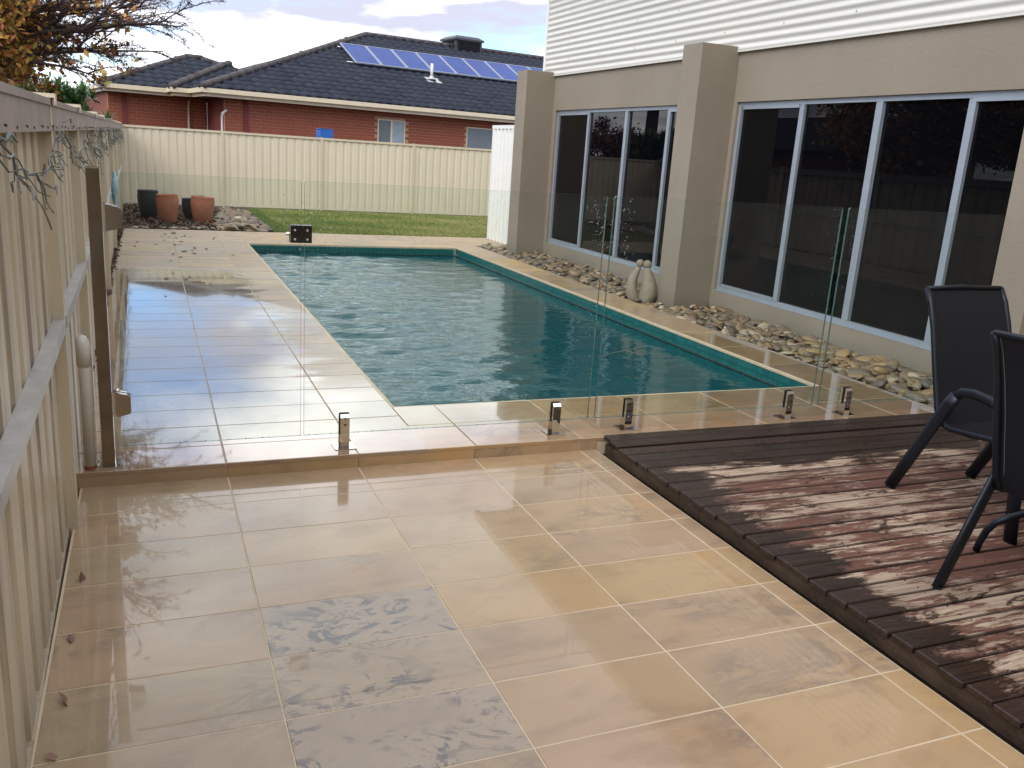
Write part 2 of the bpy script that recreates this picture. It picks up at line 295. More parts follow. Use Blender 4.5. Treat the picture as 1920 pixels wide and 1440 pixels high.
# ------------------------------------------------------------------ mesh helpers
class MB:
    def __init__(s): s.v = []; s.f = []; s.mi = []; s.tone = []; s.cur = 0
    def add(s, vs, fs, tone=None):
        b = len(s.v); s.v += [tuple(v) for v in vs]; s.f += [tuple(i + b for i in f) for f in fs]; s.mi += [s.cur] * len(fs)
        if tone is not None: s.tone += [tone] * len(fs)
        return s
    def box(s, x0, x1, y0, y1, z0, z1, mat=None):
        vs = [(x0, y0, z0), (x1, y0, z0), (x1, y1, z0), (x0, y1, z0), (x0, y0, z1), (x1, y0, z1), (x1, y1, z1), (x0, y1, z1)]
        if mat is not None: vs = [mat @ Vector(v) for v in vs]
        return s.add(vs, [(0, 3, 2, 1), (4, 5, 6, 7), (0, 1, 5, 4), (1, 2, 6, 5), (2, 3, 7, 6), (3, 0, 4, 7)])
    def tube(s, pts, r, n=8, tone=None, cap=True, flat=1.0, upv=None):
        pts = [Vector(p) for p in pts]; rs = r if isinstance(r, (list, tuple)) else [r] * len(pts); vs = []; fs = []
        prev = None
        for i, p in enumerate(pts):
            d = (pts[min(i + 1, len(pts) - 1)] - pts[max(i - 1, 0)])
            d = d.normalized() if d.length > 1e-9 else Vector((0, 0, 1))
            if prev is None:
                a = d.cross(upv if upv is not None else (Vector((0, 0, 1)) if abs(d.z) < .9 else Vector((1, 0, 0)))).normalized()
            else: a = (prev - d * prev.dot(d)).normalized()
            prev = a; b = d.cross(a)
            for k in range(n):
                t = 2 * math.pi * (k + .5) / n; vs.append(p + a * math.cos(t) * rs[i] + b * math.sin(t) * rs[i] * flat)
        for i in range(len(pts) - 1):
            for k in range(n):
                fs.append((i * n + k, i * n + (k + 1) % n, (i + 1) * n + (k + 1) % n, (i + 1) * n + k))
        if cap: fs.append(tuple(range(n - 1, -1, -1))); fs.append(tuple((len(pts) - 1) * n + k for k in range(n)))
        return s.add(vs, fs, tone)
    def lathe(s, prof, n=24, o=(0, 0, 0)):
        vs = []; fs = []
        for (r, z) in prof:
            for k in range(n): t = 2 * math.pi * k / n; vs.append((o[0] + r * math.cos(t), o[1] + r * math.sin(t), o[2] + z))
        for i in range(len(prof) - 1):
            for k in range(n): fs.append((i * n + k, i * n + (k + 1) % n, (i + 1) * n + (k + 1) % n, (i + 1) * n + k))
        return s.add(vs, fs)
    def mesh(s, name, mats, smooth=False):
        me = bpy.data.meshes.new(name); me.from_pydata(s.v, [], s.f)
        if not isinstance(mats, (list, tuple)): mats = [mats]
        for m in mats: me.materials.append(m)
        if len(mats) > 1: me.polygons.foreach_set('material_index', s.mi)
        if s.tone and len(s.tone) == len(s.f):
            a = me.attributes.new('tone', 'FLOAT', 'FACE'); a.data.foreach_set('value', s.tone)
        if smooth: me.polygons.foreach_set('use_smooth', [True] * len(s.f))
        me.update(); return me
    def obj(s, name, mats, parent=None, smooth=False, loc=None):
        return link(name, s.mesh(name, mats, smooth), parent, loc)
def link(name, me, parent=None, loc=None):
    o = bpy.data.objects.new(name, me); COL.objects.link(o)
    if parent: o.parent = parent
    if loc is not None: o.location = loc
    return o
def tag(o, label=None, cat=None, group=None, kind=None):
    for k, v in (('label', label), ('category', cat), ('group', group), ('kind', kind)):
        if v: o[k] = v
    return o
def empty(name, loc, rz=0, **k):
    o = bpy.data.objects.new(name, None); COL.objects.link(o); o.location = loc; o.rotation_euler = (0, 0, rz); o.empty_display_size = .1
    return tag(o, **k)
def rot(axis, a): return Matrix.Rotation(a, 4, axis)
def trs(loc, e=(0, 0, 0), sc=(1, 1, 1)):
    return Matrix.Translation(loc) @ Matrix.Rotation(e[2], 4, 'Z') @ Matrix.Rotation(e[1], 4, 'Y') @ Matrix.Rotation(e[0], 4, 'X') @ Matrix.Diagonal((*sc, 1))
def tiny_bevel_box(sx, sy, sz, b=.003):
    """box with bevelled top edges, origin at the top centre, 2*sx by 2*sy by sz"""
    m = MB(); vs = []
    for z, k in ((-sz, 0), (-b, 0), (0, b)):
        vs += [(-sx + k, -sy + k, z), (sx - k, -sy + k, z), (sx - k, sy - k, z), (-sx + k, sy - k, z)]
    fs = [(8, 9, 10, 11)]
    for l in (0, 4):
        for k in range(4): fs.append((l + k, l + (k + 1) % 4, l + 4 + (k + 1) % 4, l + 4 + k))
    m.add(vs, fs); return m

# ------------------------------------------------------------------ ground
HS = 0.066; WX = 5.383; CX = 4.949; FY = 18.626
g = MB()      # ground as rectangles leaving the pool basin open
X0, X1, Y0, Y1 = 1.26, 4.22, 4.61, 12.44
for (a, b, c, d) in ((-150, X0, -60, 400), (X1, 300, -60, 400), (X0, X1, -60, Y0), (X0, X1, Y1, 400)):
    g.add([(a, c, -.045), (b, c, -.045), (b, d, -.045), (a, d, -.045)], [(0, 1, 2, 3)])
tag(g.obj('ground', M['soil']), kind='structure')

# ------------------------------------------------------------------ lower patio
patio = tag(MB().box(-.318, 2.137, -.9, 3.843, -.04, -.0012).obj('lower_patio', M['grout']), kind='structure')
cols = [(-.312, .279), (.279, .870), (.870, 1.4555), (1.4555, 2.0457), (2.0457, 2.1356)]
rows = [3.842, 3.5385] + [3.2385 - .3 * i for i in range(14)]
G = .0024
for j in range(len(rows) - 1):
    for i, (a, b) in enumerate(cols):
        w = (b - a) / 2 - G; h = (rows[j] - rows[j + 1]) / 2 - G
        vein = (i == 1 and j in (4, 5, 6)) or (i == 3 and j == 3)
        me = tiny_bevel_box(w, h, .03, .0012).mesh('paver', M['stone_vein'] if vein and i == 1 else M['stone'])
        o = link('paver', me, patio, ((a + b) / 2, (rows[j] + rows[j + 1]) / 2, random.uniform(-.0003, .0004)))
        o.rotation_euler = (random.gauss(0, .0004), random.gauss(0, .0004), 0)

# ------------------------------------------------------------------ upper terrace with the pool coping
tb = MB()
for (a, b, c, d) in ((-.372, 1.235, 3.85, 14.05), (1.235, 4.24, 3.85, 4.585), (1.235, 4.24, 12.465, 14.05), (4.24, 4.675, 3.85, 14.05), (4.675, 5.30, 12.98, 14.05)):
    tb.box(a, b, c, d, -.03, HS - .003)
terrace = tag(tb.obj('upper_terrace', M['grout']), kind='structure')
def paver(a, b, c, d, over=(0, 0, 0, 0), mat=None, th=.02):
    w = (b - a) / 2 - G * .8; h = (d - c) / 2 - G * .8
    me = tiny_bevel_box(w, h, th, .003).mesh('paver', mat or M['stone_up'])
    o = link('paver', me, terrace, ((a + b) / 2, (c + d) / 2, HS + random.uniform(-.0006, .0006))); o.rotation_euler = (random.gauss(0, .0008), random.gauss(0, .0008), 0); return o
ry = [3.845] + [4.1 + .3 * k for k in range(34)]
ry = [y for y in ry if y < 13.9] + [14.05]
for k in range(len(ry) - 1):
    for a, b in ((-.367, .273), (.273, .870)): paver(a, b, ry[k], ry[k + 1])
    if ry[k] < 12.6: paver(.870, 1.2146, ry[k], ry[k + 1])
xs = [.870, 1.462, 2.055, 2.655, 3.266, 3.87, 4.26, 4.68]
for k in range(len(xs) - 1):
    paver(xs[k], xs[k + 1], 3.845, 4.22) if xs[k + 1] < 4.7 else None
    if k: paver(xs[k], xs[k + 1], 4.22, 4.5689)
    else: paver(1.2146, 1.462, 4.22, 4.5689)
yy = 4.5689; 
while yy < 12.7:
    y2 = min(yy + .603, 12.86); paver(4.26, 4.68, yy, y2); yy = y2
    if yy >= 12.85: break
xx = 1.2146
while xx < 4.25:
    x2 = min(xx + .609, 4.26); paver(xx, x2, 12.4805, 12.86); xx = x2
xx = .87
while xx < 5.29:
    x2 = min(xx + .6, 5.30)
    for c, d in ((12.9 if xx < 1.2 else 12.86, 13.26), (13.26, 13.66), (13.66, 14.05)): 
        if not (xx > 4.6 and c < 12.95): paver(xx, x2, c, d)
        else: paver(max(xx, 4.68), x2, 12.99, d)
    xx = x2
# step riser: stone faces under the bullnose
for a, b in ((-.367, .279), (.279, .870), (.870, 1.4555), (1.4555, 2.0457), (2.05, 2.1456)):
    me = MB().box(-(b - a) / 2 + .002, (b - a) / 2 - .002, -.004, .004, -.0235, .0235).mesh('riser_stone', M['stone'])
    link('riser_stone', me, terrace, ((a + b) / 2, 3.8485, .0215))

# ------------------------------------------------------------------ pool
WZ = -.055
pm = MB(); a, b, c, d = 1.235, 4.24, 4.59, 12.46; zb = -1.5
pm.add([(a, c, zb), (b, c, zb), (b, d, zb), (a, d, zb)], [(0, 1, 2, 3)])
top = HS - .02
for (p, q) in (((a, c), (b, c)), ((b, c), (b, d)), ((b, d), (a, d)), ((a, d), (a, c))):
    pm.add([(*p, zb), (*q, zb), (*q, -.12), (*p, -.12)], [(0, 1, 2, 3)])
pool = tag(pm.obj('swimming_pool', M['plaster']), kind='structure')
gb = MB()
for (p, q) in (((a, c), (b, c)), ((b, c), (b, d)), ((b, d), (a, d)), ((a, d), (a, c))):
    gb.add([(*p, -.12), (*q, -.12), (*q, top), (*p, top)], [(0, 1, 2, 3)])
gb.obj('waterline_band', M['poolgrout'], pool)
tw, th_ = .063, .050
tile_me = MB().box(-tw / 2 + .0016, tw / 2 - .0016, -.003, .003, -th_ / 2 + .0018, th_ / 2 - .0018).mesh('mosaic_tile', M['pooltile'])
spots = []
for rrow in range(3):
    z = top - .003 - th_ * (rrow + .5)
    for k in range(int((d - c) / tw)): spots.append((b - .002, c + tw * (k + .5), z, R(90), rrow, c + tw * k))
    for k in range(int((b - a) / tw)): spots.append((a + tw * (k + .5), d - .002, z, 0, rrow, 9))
vis = sorted([s for s in spots if s[4] < 2], key=lambda s: s[5])
rest = vis[300:] + [s for s in spots if s[4] == 2]
for s in vis[:300]:
    o = link('mosaic_tile', tile_me, pool, s[:3]); o.rotation_euler = (0, 0, s[3])
for k in range(3):
    z = top - .003 - th_ * (k + .5)
    for j in range(int((d - c) / tw)): rest.append((a + .002, c + tw * (j + .5), z, R(90), k, 0))
    for j in range(int((b - a) / tw)): rest.append((a + tw * (j + .5), c + .002, z, 0, k, 0))
rm = MB()
for s in rest: rm.box(-tw / 2 + .0016, tw / 2 - .0016, -.003, .003, -th_ / 2 + .0018, th_ / 2 - .0018, trs(s[:3], (0, 0, s[3])))
tag(rm.obj('mosaic_tile', M['pooltile'], pool), kind='stuff')
# water surface with real swell on it
nx, ny = 200, 530
gx = np.linspace(a + .0055, b - .0055, nx); gy = np.linspace(c + .0055, d - .0055, ny); XX, YY = np.meshgrid(gx, gy)
ZZ = np.zeros_like(XX)
for k in range(34):
    th2 = RNG.normal(math.pi / 2, .75); L = RNG.uniform(.15, .50); kk = 2 * math.pi / L; ph = kk * (XX * math.cos(th2) + YY * math.sin(th2)) + RNG.uniform(0, 6.28)
    ph = ph + 1.1 * np.sin(XX * RNG.uniform(1, 3) + YY * RNG.uniform(.5, 2) + RNG.uniform(0, 6))
    ZZ += L * (.0030 * np.sin(ph) + .0007 * np.sin(2 * ph + .6))
cal = .22 + 1.3 / (1 + np.exp((XX - .10 * YY - 1.75) * 4.5)); ZZ = WZ + ZZ * cal
V = np.stack([XX, YY, ZZ], -1).reshape(-1, 3); F = [(j * nx + i, j * nx + i + 1, (j + 1) * nx + i + 1, (j + 1) * nx + i) for j in range(ny - 1) for i in range(nx - 1)]
wm = MB(); wm.v = V.tolist(); wm.f = F; wm.mi = [0] * len(F)
tag(wm.obj('pool_water', M['water'], smooth=True), kind='structure')

# ------------------------------------------------------------------ timber deck
deck = tag(MB().box(2.19, 5.36, -1.2, 3.835, -.04, .030).obj('timber_deck', M['bearer']), kind='structure')
DZ = .074
yb = 3.842; k = 0
while yb > -1.1:
    pitch = .0955; x0 = 2.152 + random.uniform(-.004, .006) + (.03 if k == 0 else (.014 if k == 1 else 0))
    if k == 2: yb -= .016
    L = 5.36 - x0; hw = .0438
    b_ = tiny_bevel_box(L / 2, hw, .02, .004).mesh('deck_board', M['deck'])
    o = link('deck_board', b_, deck, (x0 + L / 2, yb - hw, DZ + (.004 if k < 2 else random.uniform(-.0015, .0015)))); o.rotation_euler = (random.gauss(0, .006), 0, random.gauss(0, .0005))
    yb -= pitch; k += 1
for (a1, b1) in ((-1.2, .55), (.554, 2.915), (2.92, 3.70)):
    MB().box(2.165, 2.188, a1, b1, -.008, .0525).obj('edge_beam', M['bearer'], deck)
nails = MB()
for kk in range(40):
    for xx in (2.5, 2.95, 3.4, 3.85, 4.3):
        for dy in (.02, -.02):
            px, py = xx + random.uniform(-.006, .006), 3.6 - kk * .0955 - .05 + dy
            nails.tube([(px, py, DZ - .002), (px, py, DZ + .0018)], .0032, 6)
tag(nails.obj('nail_head', M['rubber'], deck), kind='stuff')

# ------------------------------------------------------------------ stones helper
def stone_mesh(seed):
    import bmesh
    rg = random.Random(seed); bm = bmesh.new(); bmesh.ops.create_icosphere(bm, subdivisions=2, radius=1.0)
    ax = [Vector((rg.gauss(0, 1), rg.gauss(0, 1), rg.gauss(0, 1))).normalized() for _ in range(6)]; am = [rg.uniform(-.2, .12) for _ in range(6)]
    for v in bm.verts:
        n = v.co.normalized(); k = 1 + sum(a_ * max(0, n.dot(x_)) ** 3 for a_, x_ in zip(am, ax)); v.co = n * k
    for f in bm.faces: f.smooth = True
    me = bpy.data.meshes.new('stone'); bm.to_mesh(me); bm.free(); me.materials.append(M['pebble']); return me
STONES = [stone_mesh(i) for i in range(10)]
def scatter_stones(parent, spots, limit, keyf):
    spots = sorted(spots, key=keyf)
    for s in spots[:limit]:
        o = link('stone', STONES[random.randrange(10)], parent); o.matrix_local = trs(*s)
    rest = spots[limit:]
    if rest:
        base = STONES[3]; bv = np.array([v.co[:] for v in base.vertices]); bf = [tuple(p.vertices) for p in base.polygons]; m = MB()
        for s in rest:
            T = np.array(trs(*s)); vv = bv @ T[:3, :3].T + T[:3, 3]; m.add(vv.tolist(), bf, random.random())
        tag(m.obj('stone', M['pebble'], parent, smooth=True), kind='stuff')

# pebble bed between the pool and the house
bed = tag(MB().box(4.684, WX + .02, 3.85, 12.97, -.04, .0).obj('pebble_bed', M['soil']), kind='structure')
sp = []
for _ in range(2300):
    y = 3.87 + (12.9 - 3.87) * random.random() ** 1.0; x = random.uniform(4.72, 5.36)
    if x > CX - .03 and ((3.62 < y < 3.95) or (7.52 < y < 7.9) or (11.8 < y < 12.3)): continue
    big = random.random() ** 3
    s = .028 + .05 * big; lay = random.random()
    z = .012 + .055 * lay + .04 * (x - 4.7)
    sp.append(((x, y, z), (random.gauss(0, .25), random.gauss(0, .25), random.uniform(0, 6.3)), (s * random.uniform(1.0, 1.5), s * random.uniform(.75, 1.05), s * random.uniform(.28, .6))))
scatter_stones(bed, sp, 300, lambda s: s[0][1] - 60 * s[2][0] - 12 * s[0][2])

# ------------------------------------------------------------------ garden bed, lawn
gbd = tag(MB().box(-.5, 1.70, 14.053, 18.58, -.04, .05).obj('garden_bed', M['soil']), kind='structure')
strip = tag(MB().box(-.6, -.375, 3.9, 14.05, -.04, .035).obj('fence_strip', M['soil']), kind='structure')
mm = MB()
for _ in range(5200):
    if random.random() < .8: x, y = random.uniform(-.48, 1.68), random.uniform(14.08, 18.5)
    else: x, y = random.uniform(-.45, -.375), random.uniform(4.0, 14.05)
    l = random.uniform(.02, .055); T = trs((x, y, .05 + random.uniform(0, .03)), (random.gauss(0, .5), random.gauss(0, .5), random.uniform(0, 6.3)), (l, l * .35, l * .12))
    vs = [T @ Vector(v) for v in ((-1, -1, 0), (1, -.8, 0), (.9, 1, .3), (-1, .8, 0), (0, 0, 1))]
    mm.add(vs, [(0, 1, 4), (1, 2, 4), (2, 3, 4), (3, 0, 4), (3, 2, 1, 0)], random.random())
tag(mm.obj('bark_mulch', M['mulch'], gbd), kind='stuff')
sp = []
for _ in range(420):
    x = random.uniform(.85, 1.68); y = random.uniform(14.15, 17.6)
    if x < 1.0 + (y - 15) * .1: continue
    s = random.uniform(.04, .095); sp.append(((x, y, .07 + random.uniform(0, .05)), (random.gauss(0, .3), random.gauss(0, .3), random.uniform(0, 6.3)), (s * 1.3, s, s * .4)))
for _ in range(60):
    s = random.uniform(.03, .06); sp.append(((random.uniform(-.3, 1.7), random.uniform(14.1, 14.4), .07), (0, 0, random.uniform(0, 6)), (s * 1.3, s, s * .4)))
scatter_stones(gbd, sp, 220, lambda s: s[0][1] - 30 * s[2][0])
tag(MB().box(-.03, .03, 0, 4.5, -.04, .10).obj('garden_edging', M['bearer'], loc=(1.735, 14.06, 0)), 'low timber edging strip between the stones and the lawn', 'garden edging')
lawn = tag(MB().box(1.77, 9.0, 14.053, 18.60, -.04, .062).obj('lawn', M['lawn']), kind='structure')
N = 90000
gx = RNG.uniform(1.78, 8.4, N); gy = 14.06 + 4.52 * RNG.random(N); hh = RNG.uniform(.018, .05, N); th3 = RNG.uniform(0, 6.28, N); ww = RNG.uniform(.004, .009, N)
lx, ly = RNG.normal(0, .014, N), RNG.normal(0, .014, N)
V = np.zeros((N, 3, 3)); V[:, 0] = np.stack([gx - ww * np.cos(th3), gy - ww * np.sin(th3), np.full(N, .06)], -1); V[:, 1] = np.stack([gx + ww * np.cos(th3), gy + ww * np.sin(th3), np.full(N, .06)], -1)
V[:, 2] = np.stack([gx + lx, gy + ly, .06 + hh], -1)
gm = MB(); gm.v = V.reshape(-1, 3).tolist(); gm.f = [(3 * i, 3 * i + 1, 3 * i + 2) for i in range(N)]; gm.mi = [0] * N
pt = .5 + .5 * np.sin(gx * 2.1 + 1.3 * np.sin(gy * 1.7)) * np.sin(gy * 2.9 + gx)
gm.tone = np.clip(RNG.random(N) * .55 + .5 * pt * (gx > 2.0) + .25 * np.clip((gx - 3.6) / 1.5, 0, 1), 0, 1).tolist()  # tone rises to the right: sunlit grass put into the blade colour
tag(gm.obj('grass', M['grassm']), kind='stuff')

# ------------------------------------------------------------------ steel fences
def sheet_profile(L, per, depth, sub=0):
    pts = []; s = 0
    while s < L - 1e-6:
        for ds, dd in ((0, 0), (.60, 0), (.66, 1), (.94, 1), (1.0, 0)):
            q = s + ds * per
            if q <= L + 1e-5: pts.append((min(q, L), dd * depth))
        if sub:
            pass
        s += per
    pts.append((L, 0)); out = []
    for q in pts:
        if not out or q[0] > out[-1][0] + 1e-5: out.append(q)
    return out
def fence_sheet(L, z0, z1, per, depth, mat):
    pr = sheet_profile(L, per, depth); m = MB(); n = len(pr)
    for off in (0, .0025):
        pass
    vs = [(x, y, z0) for x, y in pr] + [(x, y, z1) for x, y in pr] + [(x, y + .003, z0) for x, y in pr] + [(x, y + .003, z1) for x, y in pr]
    fs = [(i, i + 1, n + i + 1, n + i) for i in range(n - 1)] + [(2 * n + i + 1, 2 * n + i, 3 * n + i, 3 * n + i + 1) for i in range(n - 1)]
    fs += [(n + i, n + i + 1, 3 * n + i + 1, 3 * n + i) for i in range(n - 1)]
    m.add(vs, fs); return m.mesh('fence_sheet', mat)
def fence(name, origin, rz, posts, z0, h, mat, postmat, railmat, railh=.045, per=.1625, depth=.024, midrail=None, capped=False, skip_last=False, **tg):
    """local x runs along the fence, the viewed side is local -y"""
    e = empty(name, origin, rz, **tg)
    for i, s in enumerate(posts):
        o = link('post', MB().box(-.026, .026, -.032, .032, z0 - .15, z0 + h + .004).mesh('post', postmat), e, (s, 0, 0))
        if capped:
            c_ = MB(); c_.box(-.031, .031, -.050, .05, z0 + h + .0045, z0 + h + .018); c_.box(-.031, .031, -.050, -.046, z0 + h - .02, z0 + h + .0045)
            c_.obj('post_cap', postmat, e, loc=(s, 0, 0))
    for i in range(len(posts) - 1):
        a1, b1 = posts[i] + .027, posts[i + 1] - .027; L = b1 - a1; nsh = max(1, round(L / .65)); w = L / nsh
        for k in range(nsh):
            me = fence_sheet(w - .0005, z0 + .02, z0 + h - railh - .001, w / max(1, round(w / per)), depth, mat)
            link('fence_sheet', me, e, (a1 + k * w, .004 if capped else -.012, 0))
        top_ = MB().box(a1, b1, -.030, .030, z0 + h - railh, z0 + h - .004)
        if railh > .06: top_.box(a1, b1, -.036, -.0305, z0 + h - .020, z0 + h + .001); top_.box(a1, b1, -.036, -.0305, z0 + h - railh - .004, z0 + h - railh + .010)
        top_.obj('top_rail', railmat, e)
        MB().box(a1, b1, -.001 if capped else -.017, .03, z0 - .02, z0 + .019).obj('bottom_rail', mat, e)
        if midrail: MB().box(a1, b1, -.036, .0035, z0 + midrail - .022, z0 + midrail + .022).obj('middle_rail', M['rail_grey'], e)
    return e
bposts = [-.45 + .03, 1.372 - 1.946 * 0, 3.318, 5.264, 7.21]
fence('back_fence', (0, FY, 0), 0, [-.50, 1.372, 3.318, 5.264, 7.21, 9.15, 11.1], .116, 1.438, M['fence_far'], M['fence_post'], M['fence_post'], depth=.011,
      label='long cream ribbed steel fence behind the lawn at the far end', cat='fence')
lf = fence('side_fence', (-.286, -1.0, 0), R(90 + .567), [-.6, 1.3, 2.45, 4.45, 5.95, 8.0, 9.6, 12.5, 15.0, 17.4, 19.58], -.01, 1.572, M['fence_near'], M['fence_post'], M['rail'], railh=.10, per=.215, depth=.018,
           midrail=.80, capped=True, label='weathered cream steel fence with capped posts running down the left side', cat='fence')
scw = MB()
for k in range(90):
    yy_ = .5 + k * .195; xx_ = -.286 - (yy_ + 1) * .0099 + .037
    yy_ += random.uniform(-.03, .03)
    for zz_ in (1.472 + random.uniform(-.004, .004),): scw.tube([(xx_ - .004, yy_, zz_), (xx_ + .002, yy_, zz_)], .0034, 6)
so_ = scw.obj('screw', M['rubber'], lf); so_.matrix_parent_inverse = (Matrix.Translation((-.286, -1.0, 0)) @ rot('Z', R(90 + .567))).inverted(); tag(so_, kind='stuff')
# white return panel at the house corner
wf = empty('white_side_fence', (5.29, 12.22, 0), R(90), label='short white ribbed steel screen between the far column and the lawn', cat='fence')
for k in range(2):
    link('fence_sheet', fence_sheet(.80, .085, 1.86, .16, .03, M['white_sheet']), wf, (.02 + k * .801, .012, 0))
MB().box(0, 1.66, -.022, .045, 1.861, 1.915).obj('top_rail', M['white_sheet'], wf); MB().box(1.63, 1.68, -.018, .03, .0, 1.86).obj('post', M['white_sheet'], wf)
MB().box(0, 1.62, -.015, .03, .067, .084).obj('bottom_rail', M['white_sheet'], wf)

# tangled light string hung along the top of the side fence
ls = MB(); bl = MB()
def sag(y): return -.3 - .0099 * (y - 3.45)
y = .4; pts = []
while y < 17.5:
    pts.append((sag(y) + .030 + random.uniform(0, .02), y, 1.475 - .13 * abs(math.sin(y * 1.9)) + random.uniform(-.02, .02))); y += .07 + .006 * y
ls.tube(pts, .0026, 5)
for q, p in enumerate(pts):
    dens = 2 if (q // 3) % 3 else 1
    for k in range(dens):
        L = random.uniform(.02, .09); a0 = Vector(p); a1 = a0 + Vector((random.uniform(0, .035), random.uniform(-.06, .06), random.uniform(-L, L * .1)))
        a2 = a1 + Vector((random.uniform(-.005, .02), random.uniform(-.06, .06), random.uniform(-L * .5, .02)))
        ls.tube([a0, a1, a2], .0016, 4)
        if random.random() < .75: bl.tube([a2, a2 + Vector((random.uniform(-.003, .006), random.uniform(-.03, .03), random.uniform(-.025, .012)))], [.003, .0022], 5)
lso = ls.obj('light_string', M['wire']); tag(lso, 'tangled grey fairy light string drooping along the top of the side fence', 'string lights')
tag(bl.obj('bulb', M['bulb'], lso), kind='stuff')

# ------------------------------------------------------------------ white pipe, gate post
pp = MB(); pp.tube([(0, 0, .005), (0, 0, .50), (-.002, .004, .535)], .0235, 20)
pipe = pp.obj('drain_pipe', M['pvc'], smooth=True, loc=(-.277, 3.895, HS)); tag(pipe, 'short white plastic pipe with a capped elbow beside the gate post', 'pipe')
el = MB(); el.tube([(0, 0, .455), (0, 0, .535), (-.004, .002, .553), (-.010, .004, .568), (-.018, .006, .577)], [.0285, .0285, .0275, .024, .014], 20); el.obj('elbow', M['pvc'], pipe, True)
link('rust_stain', MB().tube([(0, 0, .0), (0, 0, .014)], .0245, 20).mesh('rust_stain', simple('rusty_brown', (.20, .075, .03), .8, var=.4, nscale=40)), pipe, (0, 0, .003))
def chamfer_post(w, d, h, name, mat, parent, loc):
    m = MB(); m.box(-w / 2, w / 2, -d / 2, d / 2, 0, h); return m.obj(name, mat, parent, loc=loc)
gp = empty('gate_post', (-.205, 3.925, HS), 0, label='square polished steel post carrying the glass gate hinges', cat='post')
chamfer_post(.05, .05, 1.25, 'post_body', M['steel_brown_reflect'], gp, (0, 0, .006))
MB().box(-.0275, .0275, -.0275, .0275, 1.2565, 1.262).obj('post_cap', M['chrome'], gp)
bp = MB().box(-.052, .058, -.045, .055, 0, .006); bp.obj('base_plate', M['chrome'], gp)
for bx_, by_ in ((-.042, -.035), (.046, -.035), (-.042, .044), (.046, .044)): MB().tube([(bx_, by_, .006), (bx_, by_, .013)], .007, 6).obj('bolt', M['chrome'], gp)

GY = 3.963; GB, GT = .136, 1.311
def glass_panel(x0, x1, name, parent, r=.012):
    """toughened panel 12 mm thick with rounded top corners; faces clear, rim dark"""
    prof = [(x0, GB), (x1, GB)]
    for k in range(5): t = k / 4 * math.pi / 2; prof.append((x1 - r + r * math.cos(t), GT - r + r * math.sin(t)))
    for k in range(5): t = math.pi / 2 + k / 4 * math.pi / 2; prof.append((x0 + r + r * math.cos(t), GT - r + r * math.sin(t)))
    n = len(prof); m = MB(); vs = [(x, GY - .006, z) for x, z in prof] + [(x, GY + .006, z) for x, z in prof]
    m.add(vs, [tuple(range(n)), tuple(range(2 * n - 1, n - 1, -1))]); m.cur = 1; b0 = 0
    fs = [(i, i + n, (i + 1) % n + n, (i + 1) % n) for i in range(n)]
    m.f += fs; m.mi += [1] * n
    return m.obj(name, [M['glass'], M['glass_edge']], parent)
pf = empty('glass_pool_fence', (0, 0, 0), 0, label='frameless glass pool fence on steel spigots along the step', cat='glass fence')
for a1, b1 in ((.6325, 2.1368), (2.1793, 3.6565), (3.7027, 5.16)): glass_panel(a1, b1, 'glass_panel', pf)
spig = None
def make_spigot():
    s = MB(); w = .0215
    # side profile in y,z with the chamfered front top, slotted for the glass
    def slab(y0, y1, z0, z1, ch, front):
        if front: pr = [(y0, z0), (y1, z0), (y1, z1), (y0 + ch, z1), (y0, z1 - ch * 1.3)]
        else: pr = [(y0, z0), (y1, z0), (y1, z1 - ch * 1.3), (y1 - ch, z1), (y0, z1)]
        n = len(pr); vs = [(-w, y, z) for y, z in pr] + [(w, y, z) for y, z in pr]
        s.add(vs, [tuple(range(n)), tuple(range(2 * n - 1, n - 1, -1))] + [(i, i + n, (i + 1) % n + n, (i + 1) % n) for i in range(n)])
    slab(-.026, -.0085, .0, .168, .012, True); slab(.0085, .026, .0, .168, .012, False); s.box(-w, w, -.0083, .0083, .0, .064)
    o = s.obj('spigot', M['chrome'], None)
    pl = MB(); pl.box(-.050, .050, -.048, .048, 0, .005); pl.obj('base_plate', M['chrome'], o)
    gk = MB(); gk.box(-w - .002, w + .002, -.0084, -.0062, .066, .171); gk.box(-w - .002, w + .002, .0062, .0084, .066, .171); gk.obj('gasket', M['rubber'], o)
    for z in (.072, .118, .150): MB().tube([(0, -.0262, z), (0, -.0285, z)], .0048, 10).obj('bolt', M['rubber'] if z > .1 else M['chrome'], o)
    return o
sp0 = make_spigot(); kids = list(sp0.children)
for i, x in enumerate((.823, 1.941, 2.378, 3.468, 3.915, 4.83)):
    if i == 0: o = sp0
    else:
        o = sp0.copy(); COL.objects.link(o)
        for c_ in kids: d_ = c_.copy(); COL.objects.link(d_); d_.parent = o
    o.parent = pf; o.location = (x, GY, HS)
gate = empty('glass_gate', (0, 0, 0), 0, label='clear frameless glass gate hinged on the steel post at the left', cat='gate')
glass_panel(-.150, .6188, 'glass_panel', gate)
